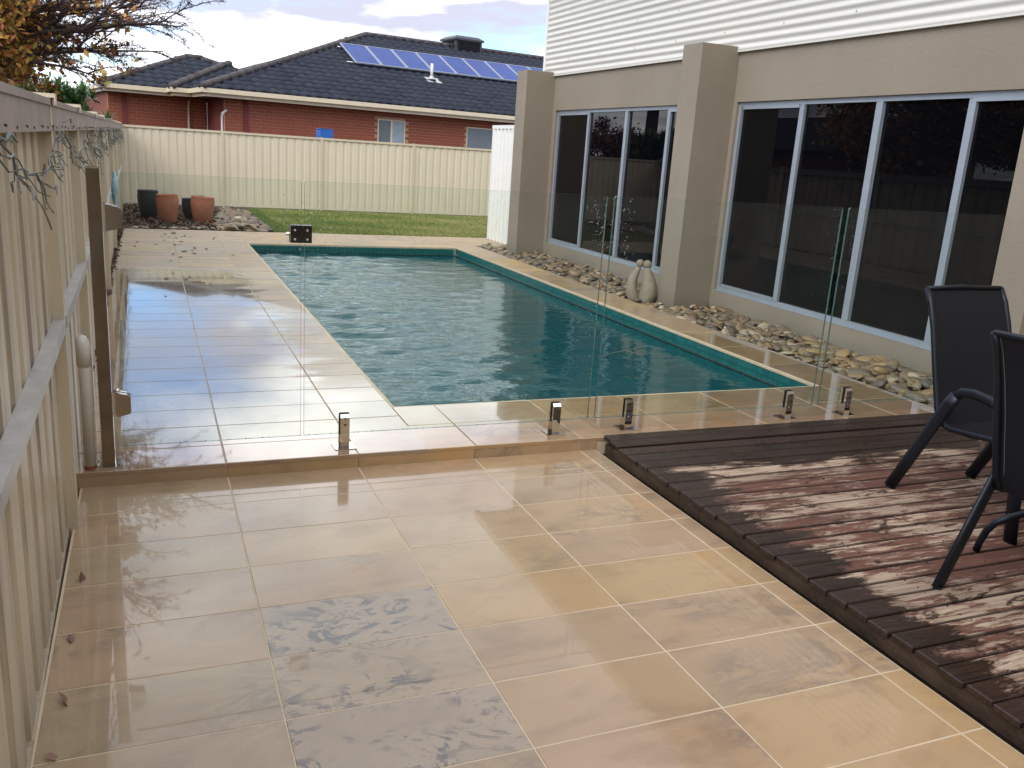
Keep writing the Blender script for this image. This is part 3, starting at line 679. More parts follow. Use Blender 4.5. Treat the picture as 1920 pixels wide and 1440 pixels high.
for i, z in enumerate((1.128, .332)):
    h = MB()
    # wedge shaped hinge: leaf on the post and clamp on the glass
    pr = [(-.026, -.055), (.030, -.042), (.034, -.03), (.034, .034), (.020, .044), (-.026, .055)]
    n = len(pr)
    for y0, y1 in ((-.030, -.0065), (.0065, .026)):
        vs = [(x, y0, zz_) for x, zz_ in pr] + [(x, y1, zz_) for x, zz_ in pr]
        h.add(vs, [tuple(range(n)), tuple(range(2 * n - 1, n - 1, -1))] + [(q, q + n, (q + 1) % n + n, (q + 1) % n) for q in range(n)])
    ho = h.obj('hinge', M['hinge'], gate, loc=(-.142, GY, z))
    MB().box(-.036, -.0265, -.034, .03, -.056, .056).obj('hinge_leaf', M['chrome'], ho)
    if i: MB().tube([(-.018, -.018, .055), (-.018, -.018, .070)], .010, 14).obj('adjuster', M['chrome'], ho, True)
lt = MB(); lt.box(-.046, .006, -.030, -.0065, -.036, .040); lt.box(-.046, .006, .0065, .026, -.036, .040)
lo = lt.obj('latch', M['hinge'], gate, loc=(.615, GY, 1.079))
MB().box(.007, .046, -.030, .026, -.036, .040).obj('latch_keeper', M['hinge'], lo)
MB().tube([(-.047, -.016, .002), (-.064, -.016, .002)], .0075, 12).obj('latch_knob', M['chrome'], lo, True)
for bx_, bz_ in ((-.028, .02), (-.028, -.02), (.026, .02), (.026, -.02)): MB().tube([(bx_, -.0302, bz_), (bx_, -.0325, bz_)], .005, 8).obj('bolt', M['rail_grey'], lo)
# rain drops clinging to the glass
dr = MB()
import bmesh
bmi = bmesh.new(); bmesh.ops.create_icosphere(bmi, subdivisions=1, radius=1); iv = np.array([v.co[:] for v in bmi.verts]); itf = [tuple(v.index for v in f.verts) for f in bmi.faces]; bmi.free()
def drop(x, z, s, side=-1):
    vv = iv * np.array([s, s * .45, s * random.uniform(1, 1.5)]) + np.array([x, GY + side * .0066, z]); dr.add(vv.tolist(), itf)
for cx_, n_ in ((2.10, 190), (2.22, 170), (3.62, 60), (3.76, 90), (.59, 40), (.66, 50)):
    for _ in range(n_): drop(min(max(cx_ + random.gauss(0, .05), cx_ - .10), cx_ + (.03 if cx_ in (2.10, 3.62) else .12)), GT - abs(random.gauss(0, .42)) - .01, random.uniform(.0009, .0024))
for _ in range(90): drop(.61 + random.choice((-1, 1)) * abs(random.gauss(0, .07)) + .005, 1.08 + random.gauss(0, .07), random.uniform(.001, .0028))
for _ in range(260): drop(random.uniform(-.1, 5.0), random.uniform(GB + .02, GT - .01), random.uniform(.0007, .0018))
for _ in range(420):
    x = random.uniform(-.1, 4.9); drop(x, GB + random.uniform(-.001, .002), random.uniform(.0012, .0028), 0)
tdm = NT('water_drop'); tdm.set(Base_Color=(.9, .95, .95), Roughness=0.02, Transmission_Weight=0.75, IOR=1.33)
tag(dr.obj('rain_drop', tdm.m, pf, True), kind='stuff')

# ------------------------------------------------------------------ the house beside the pool
house = empty('house', (WX, 12.2, 0), 0, label='two storey house with taupe render, cream cladding and dark windows', cat='house')
def hpart(m, name, mat, parent=None, **k):
    o = m.obj(name, mat, None, **k); 
    o.parent = parent or house
    o.matrix_parent_inverse = (house.matrix_world if False else Matrix.Translation((WX, 12.2, 0)) if parent is None else Matrix.Identity(4)).inverted()
    return o
COLS = [(11.841, 12.20), (7.547, 7.880), (3.69, 3.95)]
ZW0, ZW1, ZC = .262, 2.118, 2.592
WIN = [(7.885, 11.74, [8.781, 9.751, 10.771]), (3.955, 7.49, [4.77, 5.65, 6.569])]
wl = MB()
wl.box(WX, WX + .24, 3.955, 12.2, -.04, ZW0 - .003)                                 # below the windows
wl.box(WX, WX + .24, 3.955, 12.2, ZW1, ZC)                                          # band above
wl.box(WX, WX + .24, 7.49, 7.885, ZW0 - .0029, ZW1 - .0001); wl.box(WX, WX + .24, 11.74, 12.2, ZW0 - .0029, ZW1 - .0001)
wl.box(WX, WX + .24, -3.5, 3.9549, -.04, ZC); wl.box(WX + .241, 12, 11.96, 12.2, -.04, ZC); wl.box(WX + .241, WX + 4, -3.5, 11.95, -.03, .02)
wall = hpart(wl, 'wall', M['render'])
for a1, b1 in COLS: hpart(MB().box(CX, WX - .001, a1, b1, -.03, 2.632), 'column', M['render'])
cl = []
for k in range(3):
    z0 = ZC + .002 + k * .62; z1 = min(z0 + .618, 4.36); m = MB(); pr = []
    nn = 8; per = .076; z = z0
    while z < z1 - 1e-6: pr.append((-.021 - .0085 * math.sin(2 * math.pi * (z - ZC) / per), z)); z += per / nn
    pr.append((-.021 - .0085 * math.sin(2 * math.pi * (z1 - ZC) / per), z1)); n = len(pr)
    vs = [(WX + x, -3.5, z) for x, z in pr] + [(WX + x, 12.165, z) for x, z in pr]
    m.add(vs, [(i, i + 1, n + i + 1, n + i) for i in range(n - 1)]); hpart(m, 'cladding_sheet', M['clad'], smooth=True)
hpart(MB().box(WX + .002, WX + .2, -3.5, 12.16, ZC + .001, 4.36), 'upper_wall', M['clad'])
hpart(MB().box(WX - .034, WX + .01, -3.5, 12.205, ZC - .012, ZC + .0005), 'flashing', M['clad'])
hpart(MB().box(WX - .034, WX + .03, 12.166, 12.225, ZC + .001, 4.36), 'corner_trim', M['white_sheet'])
hpart(MB().box(WX + .2005, 12, 12.0, 12.19, ZC, 4.36), 'side_wall', M['clad'])
scr = MB()
for z in (ZC + .19, ZC + .50, ZC + .8, ZC + 1.2, ZC + 1.5):
    y = -3
    while y < 12: scr.tube([(WX - .028, y, z), (WX - .034, y, z)], .006, 6); y += .9
tag(hpart(scr, 'screw', M['rail_grey']), kind='stuff')
hpart(MB().box(4.93, 13, -3.9, 12.65, 4.362, 4.40), 'soffit', M['soffit'])
hpart(MB().box(4.84, 4.927, -3.9, 12.65, 4.32, 4.45), 'gutter', M['gutter'])
rf = MB(); rf.add([(4.9, -3.9, 4.46), (4.9, 12.7, 4.46), (9.5, 8.2, 6.3), (9.5, .5, 6.3), (14, 12.7, 4.46)], [(0, 1, 2, 3)[::-1], (1, 4, 2)[::-1]]); hpart(rf, 'roof', M['tile_roof'])
for wi, (ya, yb_, mull) in enumerate(WIN):
    fx0, fx1 = WX + .030, WX + .085; fr = MB()
    fr.box(fx0, fx1, ya, yb_, ZW0, ZW0 + .042); fr.box(fx0, fx1, ya, yb_, ZW1 - .042, ZW1 - .0005)
    fr.box(fx0, fx1, ya, ya + .04, ZW0 + .0425, ZW1 - .0425); fr.box(fx0, fx1, yb_ - .04, yb_, ZW0 + .0425, ZW1 - .0425)
    w_ = hpart(fr, 'window', M['frame'])
    edges = [ya + .04] + mull + [yb_ - .04]
    for k, ymid in enumerate(mull):
        mw_ = .044 if k == 1 else .038
        mo = MB(); mo.box(fx0 - .003, fx1 - .012, ymid - mw_, ymid - .0015, ZW0 + .0425, ZW1 - .0425); mo.box(fx0 + .006, fx1 - .012, ymid, ymid + mw_ * .8, ZW0 + .0425, ZW1 - .0425)
        mo.obj('mullion', M['frame'], w_)
    for k in range(len(edges) - 1):
        sa, sb = edges[k], edges[k + 1]; s_ = MB()
        x_ = fx0 + .026 + (.006 if k % 2 else 0)
        s_.add([(x_, sa - .002, ZW0 + .03), (x_, sb + .002, ZW0 + .03), (x_, sb + .002, ZW1 - .03), (x_, sa - .002, ZW1 - .03)], [(0, 1, 2, 3)[::-1]])
        s_.obj('pane', M['winglass'], w_)
        if k in (0, 3):
            sf = MB(); xa, xb = fx0 - .004, fx0 + .022
            sf.box(xa, xb, sa + (.03 if k else 0), sb - .03, ZW0 + .043, ZW0 + .068); sf.box(xa, xb, sa + (.03 if k else 0), sb - .03, ZW1 - .068, ZW1 - .043); sf.obj('sash', M['frame'], w_)
    for k in list(w_.children): pass
    bk = MB().box(fx1 + .002, fx1 + .02, ya, yb_, ZW0, ZW1 - .001); bk.obj('dark_room_backing', M['rubber'], w_)  # black sheet standing for the unlit room behind the panes
    hpart(MB().box(WX - .002, fx0 - .001, ya, yb_, ZW0 - .0028, ZW0 + .002), 'window_ledge', M['frame'])

wing = MB(); wing.box(-.32, -.1, -4.0, -3.7, -.04, 2.6); wing.box(5.1, WX - .001, -4.0, -3.7, -.04, 2.6); wing.box(-.0999, 5.0999, -4.0, -3.7, 2.32, 2.6); wing.box(-.32, WX - .001, -4.0, -3.72, 2.601, 4.36)  # unseen wing added behind the camera so steel and glass mirror darker surroundings
hpart(wing, 'added_rear_wall', M['render'])
dw = hpart(MB().box(-.099, 5.099, -3.93, -3.90, .0, 2.319), 'added_dark_glass', M['winglass'])  # dark glass fills the added wing to keep its reflection low
hpart(MB().box(2.37, 2.43, -3.899, -3.86, .0, 2.319), 'added_door_frame', M['frame'])
# ------------------------------------------------------------------ neighbouring brick house
PX, PY = 2.638, 25.638; RZ = math.atan2(.163, .9866)
nh = empty('brick_house', (PX, PY, 0), RZ, label='red brick bungalow with dark hipped tile roof behind the back fence', cat='house')
T24 = math.tan(R(24)); BL, BH = .24, .086
def brick_wall(x0, x1, yp, z0, z1, mats, holes=(), returns=None, label=None, budget=150, near=0):
    w = MB().box(x0 + .002, x1 - .002, yp + .006, yp + .11, 0, z1).obj('wall', M['mortar'], nh)
    if label: w['label'] = label
    bm_ = MB().box(-BL / 2 + .005, BL / 2 - .005, 0, .05, -BH / 2 + .005, BH / 2 - .005).mesh('brick', mats); hb = MB().box(-BL / 4 + .005, BL / 4 - .005, 0, .05, -BH / 2 + .005, BH / 2 - .005).mesh('brick', mats)
    lst = []; j = 0; z = z0
    while z < z1 - .01:
        x = x0 - (BL / 2 if j % 2 else 0)
        while x < x1 - .01:
            a_, b_ = max(x, x0), min(x + BL, x1)
            if b_ - a_ > .06:
                cxm = (a_ + b_) / 2
                if not any(h[0] - .02 < cxm < h[1] + .02 and h[2] - .02 < z + BH / 2 < h[3] + .02 for h in holes):
                    lst.append((a_, b_, cxm, z + BH / 2))
            x += BL
        z += BH; j += 1
    lst.sort(key=lambda q: abs(q[2] - near)); rest_ = MB()
    for q, (a_, b_, cxm, zc) in enumerate(lst):
        if q < budget:
            full = abs(b_ - a_ - BL) < 1e-3; o = link('brick', bm_ if full else hb, w, (cxm, yp - random.uniform(0, .003), zc))
            if not full: o.scale = ((b_ - a_) / (BL / 2), 1, 1)
        else: rest_.box(a_ + .005, b_ - .005, yp, yp + .05, zc - BH / 2 + .005, zc + BH / 2 - .005)
    if rest_.v: tag(rest_.obj('brick', mats, w), kind='stuff')
    return w
HW = [(3.71, 4.60, 1.0, 2.225), (6.69, 7.66, 1.0, 2.205)]
brick_wall(-.69, 12.0, 0, 1.34, 2.47, M['brick'], HW, budget=150, near=2.0)
brick_wall(-3.30, -.69, 2.0, 1.34, 2.44, M['brick'], budget=118, near=-2.5)
# side return and pilasters
MB().box(-.692, -.585, .11, 2.0, 0, 2.47).obj('return_wall', M['brick_dark'], nh); MB().box(-3.30, -3.19, 2.11, 9, 0, 2.44).obj('side_wall', M['brick'], nh)  # return wall in darker brick: shade of the recess put into the colour
for x, yp, z1 in ((-.19, 0, 2.55), (-2.95, 2.0, 2.56)): MB().box(x, x + .13, yp - .035, yp - .0035, 0, z1).obj('control_strip', M['brick_dark'], nh)
for wi, (a1, b1, c1, d1) in enumerate(HW):
    f_ = MB(); f_.box(a1, b1, -.02, .05, d1 - .035, d1); f_.box(a1, a1 + .035, -.02, .05, c1, d1 - .0355); f_.box(b1 - .035, b1, -.02, .05, c1, d1 - .0355)
    if wi == 0: f_.box((a1 + b1) / 2 - .03, (a1 + b1) / 2 + .03, -.02, .05, c1, d1 - .0355)
    wo_ = f_.obj('window', M['gutter'], nh)
    gm_ = simple('frosted_grey_glass', (.14, .17, .19), .25, var=.1)
    for (u0, u1) in (((a1, (a1 + b1) / 2), ((a1 + b1) / 2, b1)) if wi == 0 else ((a1, b1),)):
        MB().box(u0 + .02, u1 - .02, -.006, .002, c1, d1 - .02).obj('pane', gm_ if wi else simple('pale_window_glass' , (.27, .33, .36) if u0 > a1 else (.12, .14, .15), .2), wo_)
# fascia and gutter runs
def run(pts, z, name, mat, w, h, off=0):
    m = MB()
    for (p, q) in zip(pts[:-1], pts[1:]):
        p, q = Vector((*p, 0)), Vector((*q, 0)); d = (q - p).normalized(); ang = math.atan2(d.y, d.x)
        m.box(-w * .45, (q - p).length + w * .45, -w / 2, w / 2, 0, h, Matrix.Translation((p.x, p.y, z + off)) @ rot('Z', ang)); off += .0007
    return m.obj(name, mat, nh)
path = [(-3.47, 1.5), (-1.80, 1.5)], [(-1.83, 1.5), (-1.83, 1.0), (-1.36, 1.0), (-1.36, -.5), (16, -.5)]
run([(-3.47, 9), (-3.47, 1.5), (-1.80, 1.5)], 2.49, 'gutter', M['gutter'], .10, .115); run(path[1], 2.51, 'gutter', M['gutter'], .10, .115)
run([(-3.40, 9), (-3.40, 1.57), (-1.7, 1.57)], 2.41, 'fascia', M['gutter'], .03, .10); run([(-1.76, 1.6), (-1.76, 1.07), (-1.29, 1.07), (-1.29, -.43), (16, -.43)], 2.42, 'fascia', M['gutter'], .03, .11)
so = MB(); so.box(-1.75, -1.28, 1.09, 2.0, 2.44, 2.452); so.box(-1.275, 16, -.41, 0, 2.471, 2.482); so.box(-1.275, -.69, .001, 2.0, 2.471, 2.482); so.box(-3.38, -1.76, 1.6, 2.0, 2.441, 2.452); so.obj('soffit', M['soffit'], nh)
for x, y, z1 in ((-1.22, 1.93, 2.44), (-.78, -.05, 2.12)):
    d_ = MB(); d_.tube([(x, y, 0), (x, y, z1 - .18), (x + .02, y - .02, z1 - .1)], .028, 8)
    if y < 0: d_.tube([(x, y, z1 - .1), (x + .13, y, z1)], .032, 8)
    d_.obj('downpipe', M['gutter'] if y > 0 else M['pvc'], nh)
# roof planes: front slopes tiled piece by piece, the hidden slopes plain
def zmain(y): return 2.64 + (y + .5) * T24
def zleft(y): return 2.60 + (y - 1.5) * T24
def zmid(y): return 2.62 + (y - 1.0) * T24
RY = 4.97; RX = 5.30; ZR = zmain(RY)
rr = MB()
rr.add([(-1.40, -.54, 2.61), (17, -.54, 2.61), (17, RY, ZR - .03), (RX, RY, ZR - .03), (-1.40, 10.5, 2.61), (17, 10.5, 2.61)], [(0, 1, 2, 3), (0, 3, 4), (3, 2, 5, 4)])
rr.add([(-3.51, 1.46, 2.57), (2.6, 1.46, 2.57), (-.39, 3.85, 3.61), (-.86, 3.85, 3.61), (-3.51, 6.3, 2.57), (2.6, 6.3, 2.57)], [(0, 1, 2, 3), (0, 3, 4), (1, 5, 2), (3, 2, 5, 4)])
rr.add([(-1.87, .96, 2.59), (.3, .96, 2.59), (.3, 3.1, 3.55), (-1.87, 3.2, 2.59)], [(0, 1, 2), (0, 2, 3)])
roof = rr.obj('roof', M['tile_roof'], nh)
def tile_me_(): 
    m = MB(); W_, L_ = .30, .36; n = 6; vs = []
    for yv, zo in ((-.01, -.004), (-.01, .026), (L_, .004)):
        for k in range(n + 1):
            s_ = k / n; zt = .020 * (math.sin(2 * math.pi * s_ - .6)); vs.append(((s_ - .5) * W_, yv, zo + zt))
    N_ = n + 1
    m.add(vs, [(j * N_ + i, j * N_ + i + 1, (j + 1) * N_ + i + 1, (j + 1) * N_ + i) for j in range(2) for i in range(n)]); return m
tmm = tile_me_(); tme = tmm.mesh('roof_tile', M['tile_roof'], True); tv = np.array(tmm.v); tf = tmm.f
tl = []; CS = math.cos(R(24)); gauge = .32
def inside(x, y, poly):
    c_ = False; n = len(poly)
    for i in range(n):
        x1_, y1_ = poly[i]; x2_, y2_ = poly[(i + 1) % n]
        if (y1_ > y) != (y2_ > y) and x < (x2_ - x1_) * (y - y1_) / (y2_ - y1_) + x1_: c_ = not c_
    return c_
for poly, zf, y0, x0, x1 in (([(-1.36, -.5), (13.5, -.5), (13.5, RY), (RX, RY)], zmain, -.5, -1.36, 13.5), ([(-3.47, 1.5), (2.6, 1.5), (-.39, 3.85), (-.86, 3.85)], zleft, 1.5, -3.47, 2.6), ([(-1.83, 1.0), (.2, 1.0), (.2, 3.0)], zmid, 1.0, -1.83, 2.0)):
    j = 0; y = y0
    while y < 6:
        x = x0 + (.15 if j % 2 else 0) * 0
        while x < x1:
            if inside(x + .15, y + .12, poly): 
                vis_ = not (zf is not zmain and (y > -.5 and x + .15 > -1.36 + max(0, (y + .5)) * 1.2 and zf(y) < zmain(y)))
                if vis_: tl.append((x + .15, y, zf(y) + .012))
            x += .30
        y += gauge * CS; j += 1
tl.sort(key=lambda q: q[1] * 2 + abs(q[0] - 2) * .35); rm = MB()
for q, (x, y, z) in enumerate(tl):
    e_ = (R(24) + random.gauss(0, .008), random.gauss(0, .008), random.gauss(0, .008))
    if q < 300:
        o = link('roof_tile', tme, roof); o.matrix_local = trs((x, y, z), e_)
    else:
        Tm = np.array(trs((x, y, z), e_)); rm.add((tv @ Tm[:3, :3].T + Tm[:3, 3]).tolist(), tf)
tag(rm.obj('roof_tile', M['tile_roof'], roof, True), kind='stuff')
def caps(p, q):
    p, q = Vector(p), Vector(q); L = (q - p).length; n = int(L / .36); d = (q - p) / n
    for i in range(n):
        m = MB(); a_ = p + d * i; m.tube([Vector((0, 0, .0)), d * 1.04 + Vector((0, 0, .012))], [.125, .105], 8, flat=.75); o = m.obj('ridge_cap', M['ridge'], roof, True, loc=a_)
caps((-1.38, -.52, 2.66), (RX, RY, ZR + .02)); caps((RX, RY, ZR + .02), (13.6, RY, ZR + .02)); caps((-3.5, 1.48, 2.61), (-.86, 3.85, 3.64)); caps((-.86, 3.85, 3.66), (-.39, 3.85, 3.66)); caps((-.39, 3.85, 3.64), (2.0, 1.95, 2.85)); caps((-1.85, .98, 2.64), (.2, 3.0, 3.54))
# fittings on the roof
def onroof(x, y, h=0.0): return (x, y, zmain(y) + h)
SP = empty('solar_panel_array', (0, 0, 0), 0, label='row of blue solar panels in pale frames on the dark roof', cat='solar panels')
Hm = Matrix.Translation((PX, PY, 0)) @ rot('Z', RZ)
for k in range(9):
    T_ = Hm @ Matrix.Translation(onroof(3.80 + .89 * k, 2.05, .10)) @ rot('X', R(25))
    fr = MB(); w_, l_ = .86, 1.56
    fr.box(0, w_, 0, .03, 0, .04); fr.box(0, w_, l_ - .03, l_, 0, .04); fr.box(0, .03, .0305, l_ - .0305, 0, .04); fr.box(w_ - .03, w_, .0305, l_ - .0305, 0, .04)
    o = fr.obj('solar_panel', M['frame'], SP); o.matrix_world = T_
    c_ = MB().box(.03, w_ - .03, .03, l_ - .03, .012, .034).obj('cells', M['solar'], o)
rl = MB().box(-.25, 8.2, -.02, .02, -.05, -.01); rl.box(-.15, 8.2, 1.2, 1.24, -.05, -.01); o = rl.obj('mounting_rail', M['chrome'], SP); o.matrix_world = Hm @ Matrix.Translation(onroof(3.80, 2.15, .10)) @ rot('X', R(25))
# flue
fl = empty('roof_flue', Hm @ Vector(onroof(6.2, 1.60, .02)), RZ, label='white vent pipe with lead flashing below the solar panels', cat='vent pipe')
MB().tube([(0, 0, -.02), (0, 0, .50)], .045, 14).obj('pipe', M['pvc'], fl, True)
fm = MB(); fm.lathe([(.06, .12), (.09, .06), (.15, .02)], 12)
fm.box(-.30, .30, -.22, .2, .0, .012, rot('X', R(24))); fm.obj('flashing', M['rail_grey'], fl)
# evaporative cooler
ev = empty('roof_cooler', Hm @ Vector((9.15, RY + .25, ZR - .46)), RZ, label='dark boxy evaporative cooler unit on the roof ridge', cat='air cooler')
m = MB()
def taper(m, w0, w1, z0, z1):
    vs = [(sx * w0, sy * w0, z0) for sx, sy in ((-1, -1), (1, -1), (1, 1), (-1, 1))] + [(sx * w1, sy * w1, z1) for sx, sy in ((-1, -1), (1, -1), (1, 1), (-1, 1))]
    m.add(vs, [(3, 2, 1, 0), (4, 5, 6, 7), (0, 1, 5, 4), (1, 2, 6, 5), (2, 3, 7, 6), (3, 0, 4, 7)])
dk = simple('charcoal_plastic', (.035, .036, .042), .5)
taper(m, .60, .60, 0, .16); taper(m, .56, .54, .1601, .70); taper(m, .60, .60, .7001, .76); taper(m, .60, .44, .7601, .86)
m.obj('cabinet', dk, ev)
for sgn in range(2):
    for k in range(9):
        lv = MB().box(-.46, .46, -.006, .006, -.02, .02, rot('X', R(35))); o = lv.obj('louvre', simple('black_louvre', (.015, .015, .017), .5) if k == 0 and sgn == 0 else bpy.data.materials['black_louvre'], ev)
        o.location = (0, -.575, .21 + .055 * k) if sgn == 0 else (-.575, 0, .21 + .055 * k); o.rotation_euler = (0, 0, 0 if sgn == 0 else R(-90))
# blue drum behind the fence
dm = MB(); pr_ = [(-.13, 0), (.13, 0), (.145, .03), (.145, 1.70), (.125, 1.73), (-.125, 1.73), (-.145, 1.70), (-.145, .03)]; n = len(pr_)
dm.add([(x, -.13, z) for x, z in pr_] + [(x, .13, z) for x, z in pr_], [tuple(range(n)), tuple(range(2 * n - 1, n - 1, -1))] + [(q, q + n, (q + 1) % n + n, (q + 1) % n) for q in range(n)])
bd_ = dm.obj('blue_bin', M['blue'], None, False, (3.66, 20.2, 0)); bd_.rotation_euler = (0, 0, R(12)); tag(bd_, 'blue plastic bin just showing over the back fence', 'bin')
MB().box(-.15, .15, -.135, .135, 1.731, 1.752).obj('lid', M['blue'], bd_)

# ------------------------------------------------------------------ plants
def tube_n(m, pts, r0, r1, n=5):
    k = len(pts) - 1; m.tube(pts, [r0 + (r1 - r0) * i / k for i in range(k + 1)], n, cap=False)
def wander(p, q, n, amp, droop=0.0):
    p, q = Vector(p), Vector(q); L = (q - p).length; out = [p]; o = Vector((0, 0, 0))
    for i in range(1, n + 1):
        t = i / n; o += Vector((random.gauss(0, amp), random.gauss(0, amp), random.gauss(0, amp * .7))) * L
        env = math.sin(math.pi * min(t, .98)) * .6 + .4 * t
        out.append(p.lerp(q, t) + o * env + Vector((0, 0, -droop * L * math.sin(math.pi * t))))
    return out
def leafq(m, c, s, tone=None):
    n = Vector((random.gauss(0, 1), random.gauss(0, 1), random.gauss(0, 1))).normalized(); a = n.orthogonal().normalized(); a.rotate(Matrix.Rotation(random.uniform(0, 6.3), 3, n)); b = n.cross(a)
    m.add([c - a * s, c + b * s * .55 + n * s * .15, c + a * s * 1.1, c - b * s * .55 + n * s * .15], [(0, 1, 2), (0, 2, 3)], random.random() if tone is None else tone)
random.seed(21)
tree = empty('autumn_tree', (-3.0, 10.6, 0), 0, label='spreading tree with orange autumn leaves and bare twigs over the side fence', cat='tree')
tr_, br_, lv_ = MB(), MB(), MB()
tube_n(tr_, [(0, 0, -.05), (.03, 0, .6), (-.02, .04, 1.2), (.02, 0, 1.75)], .17, .12, 12)
targ = [((3.10, -.4, 2.70), 1), ((3.15, -.2, 2.30), 1), ((2.6, -.6, 1.98), 1), ((2.8, -.9, 2.95), 1), ((2.95, .5, 2.62), 1), ((2.3, .8, 2.4), 1), ((2.3, -1.3, 2.5), 1), ((1.9, 1.2, 2.2), 1), ((2.6, .1, 3.2), 1), ((1.9, -.4, 2.15), 1), ((2.0, -.2, 2.6), 1), ((1.7, .5, 2.9), 1), ((1.5, -.8, 2.35), 1), ((2.75, -.2, 2.5), 1), ((3.3, -.1, 2.62), 1), ((3.2, .2, 2.86), 1), ((3.3, -.5, 2.48), 1), ((2.9, .3, 2.15), 1), ((2.5, -.2, 2.75), 1), ((2.2, .2, 2.25), 1)]
for k in range(16):
    a_ = random.uniform(0, 6.28); r_ = random.uniform(1.4, 3.2); targ.append(((math.cos(a_) * r_, math.sin(a_) * r_, random.uniform(2.0, 4.6)), 0))
def grow(p, q, r, depth):
    n = 7 if depth == 0 else (5 if depth == 1 else 4); pts = wander(p, q, n, .028 if depth else .02, -.05 if depth == 0 else -.10)
    tube_n(br_, pts, r, r * .12, 6 if depth == 0 else 4)
    L = (Vector(q) - Vector(p)).length
    if depth < 2:
        cnt = 15 if depth == 0 else 7
        for i in range(cnt):
            t = random.uniform(.22 if depth == 0 else .1, .98); f = t * n; i0 = min(int(f), n - 1); c = pts[i0].lerp(pts[i0 + 1], f - i0)
            d = (pts[i0 + 1] - pts[i0]).normalized(); sd_ = Vector((random.gauss(0, 1), random.gauss(0, 1), random.gauss(.1, .7))); sd_ = (sd_ - d * sd_.dot(d)).normalized()
            dd = (d * random.uniform(.75, 1.25) + sd_ * random.uniform(.35, .8)).normalized(); ll = L * random.uniform(.16, .34) * (1.25 - .6 * t)
            grow(c, c + dd * ll, max(.0035, r * (.42 if depth == 0 else .5) * (1 - .5 * t)), depth + 1)
    # spurs and leaves
    for i in range(n):
        for s_ in range(2 if depth == 0 else 3):
            c = pts[i].lerp(pts[i + 1], random.random()); dv = Vector((random.gauss(0, 1), random.gauss(0, 1), random.gauss(.2, 1))).normalized()
            if depth: tube_n(br_, [c, c + dv * random.uniform(.015, .045)], .0028, .0018, 3)
            pr = min(1, max(0, (2.15 - c.x) / .8))
            if c.z < 2.0: pr *= .8
            if depth and random.random() < pr * .5 + (.022 if c.x < 2.9 else .0): 
                for q_ in range(4): leafq(lv_, c + dv * .05 + Vector((random.gauss(0, .05), random.gauss(0, .05), random.gauss(-.02, .05))), random.uniform(.026, .048))
for q, main in targ: grow((random.uniform(-.04, .06), random.uniform(-.04, .04), random.uniform(1.5, 1.78)), q, .045 if main else .05, 0)
tr_.obj('trunk', M['bark'], tree, True); br_.obj('branches', M['bark'], tree, True); lv_.obj('foliage', M['autumn'], tree)

def strap_bush(loc, h, n, label, mat='green'):
    e_ = empty('strap_leaf_bush', loc, random.uniform(0, 6), label=label, cat='bush', group='green strap leaf bushes behind the fence corner')
    s_ = MB()
    for k in range(3): tube_n(s_, [(random.gauss(0, .1), random.gauss(0, .1), 0), (random.gauss(0, .25), random.gauss(0, .25), h * .7)], .05, .03, 6)
    s_.obj('stem', M['bark'], e_, True); m = MB()
    heads = [Vector((random.gauss(0, .27), random.gauss(0, .3), h * random.uniform(.42, .95))) for _ in range(n * 8)]
    for c in heads:
        for k in range(52):
            a_ = random.uniform(0, 6.28); el_ = random.uniform(-.3, 1.45); L = random.uniform(.18, .34)
            d = Vector((math.cos(a_) * math.cos(el_), math.sin(a_) * math.cos(el_), math.sin(el_))); sdv = d.cross(Vector((0, 0, 1))).normalized() * .014 if abs(d.z) < .99 else Vector((.014, 0, 0))
            p1 = c + d * L * .55; p2 = c + d * L + Vector((0, 0, -.10 * L)); m.add([c - sdv, c + sdv, p1 + sdv * 1.1, p1 - sdv * 1.1, p2], [(0, 1, 2, 3), (3, 2, 4)], random.random() * .6 + .4 * max(0, d.z))
    m.obj('foliage', M[mat], e_)
random.seed(5)
strap_bush((-2.15, 20.4, 0), 2.15, 9, 'green strap leaf bush at the left, below the dark red tree')
strap_bush((-1.65, 20.6, 0), 2.3, 10, 'middle and tallest green strap leaf bush above the fence corner')
strap_bush((-1.48, 20.5, 0), 2.2, 9, 'green strap leaf bush touching the corner of the brick house')
strap_bush((-2.75, 21.0, 0), 2.1, 8, 'green strap leaf bush half hidden behind the side fence rail')
def blob_tree(name, loc, h, rad, nleaf, mat, label, trunk_r=.09, ls_=(.04, .08), squash=.8, cat='tree'):
    e_ = empty(name, loc, 0, label=label, cat=cat); t_ = MB(); tube_n(t_, [(0, 0, -.05), (.04, .02, h * .4), (0, 0, h * .62)], trunk_r, trunk_r * .6, 8); l_ = MB()
    cl_ = []
    for k in range(int(14 + rad * 8)):
        a_ = random.uniform(0, 6.28); r_ = rad * math.sqrt(random.random()); zc = h - rad * squash + random.uniform(-1, 1) * rad * squash * math.sqrt(max(0, 1 - (r_ / rad) ** 2)); c = Vector((math.cos(a_) * r_, math.sin(a_) * r_, zc)); cl_.append(c)
        tube_n(t_, wander((0, 0, h * random.uniform(.35, .6)), c, 4, .04), trunk_r * .35, .008, 5)
    for k in range(nleaf):
        c = random.choice(cl_); leafq(l_, c + Vector((random.gauss(0, 1), random.gauss(0, 1), random.gauss(0, .8))) * rad * .17, random.uniform(*ls_))
    t_.obj('trunk', M['bark'], e_, True); l_.obj('foliage', M[mat], e_)
blob_tree('dark_red_tree', (-3.15, 26.0, 0), 2.75, 1.0, 5200, 'redleaf', 'dark red leaved tree low behind the side fence')
blob_tree('small_gum_tree', (-1.05, 33.0, 0), 3.35, .75, 1500, 'gum', 'small olive tree behind the left end of the tiled roof')
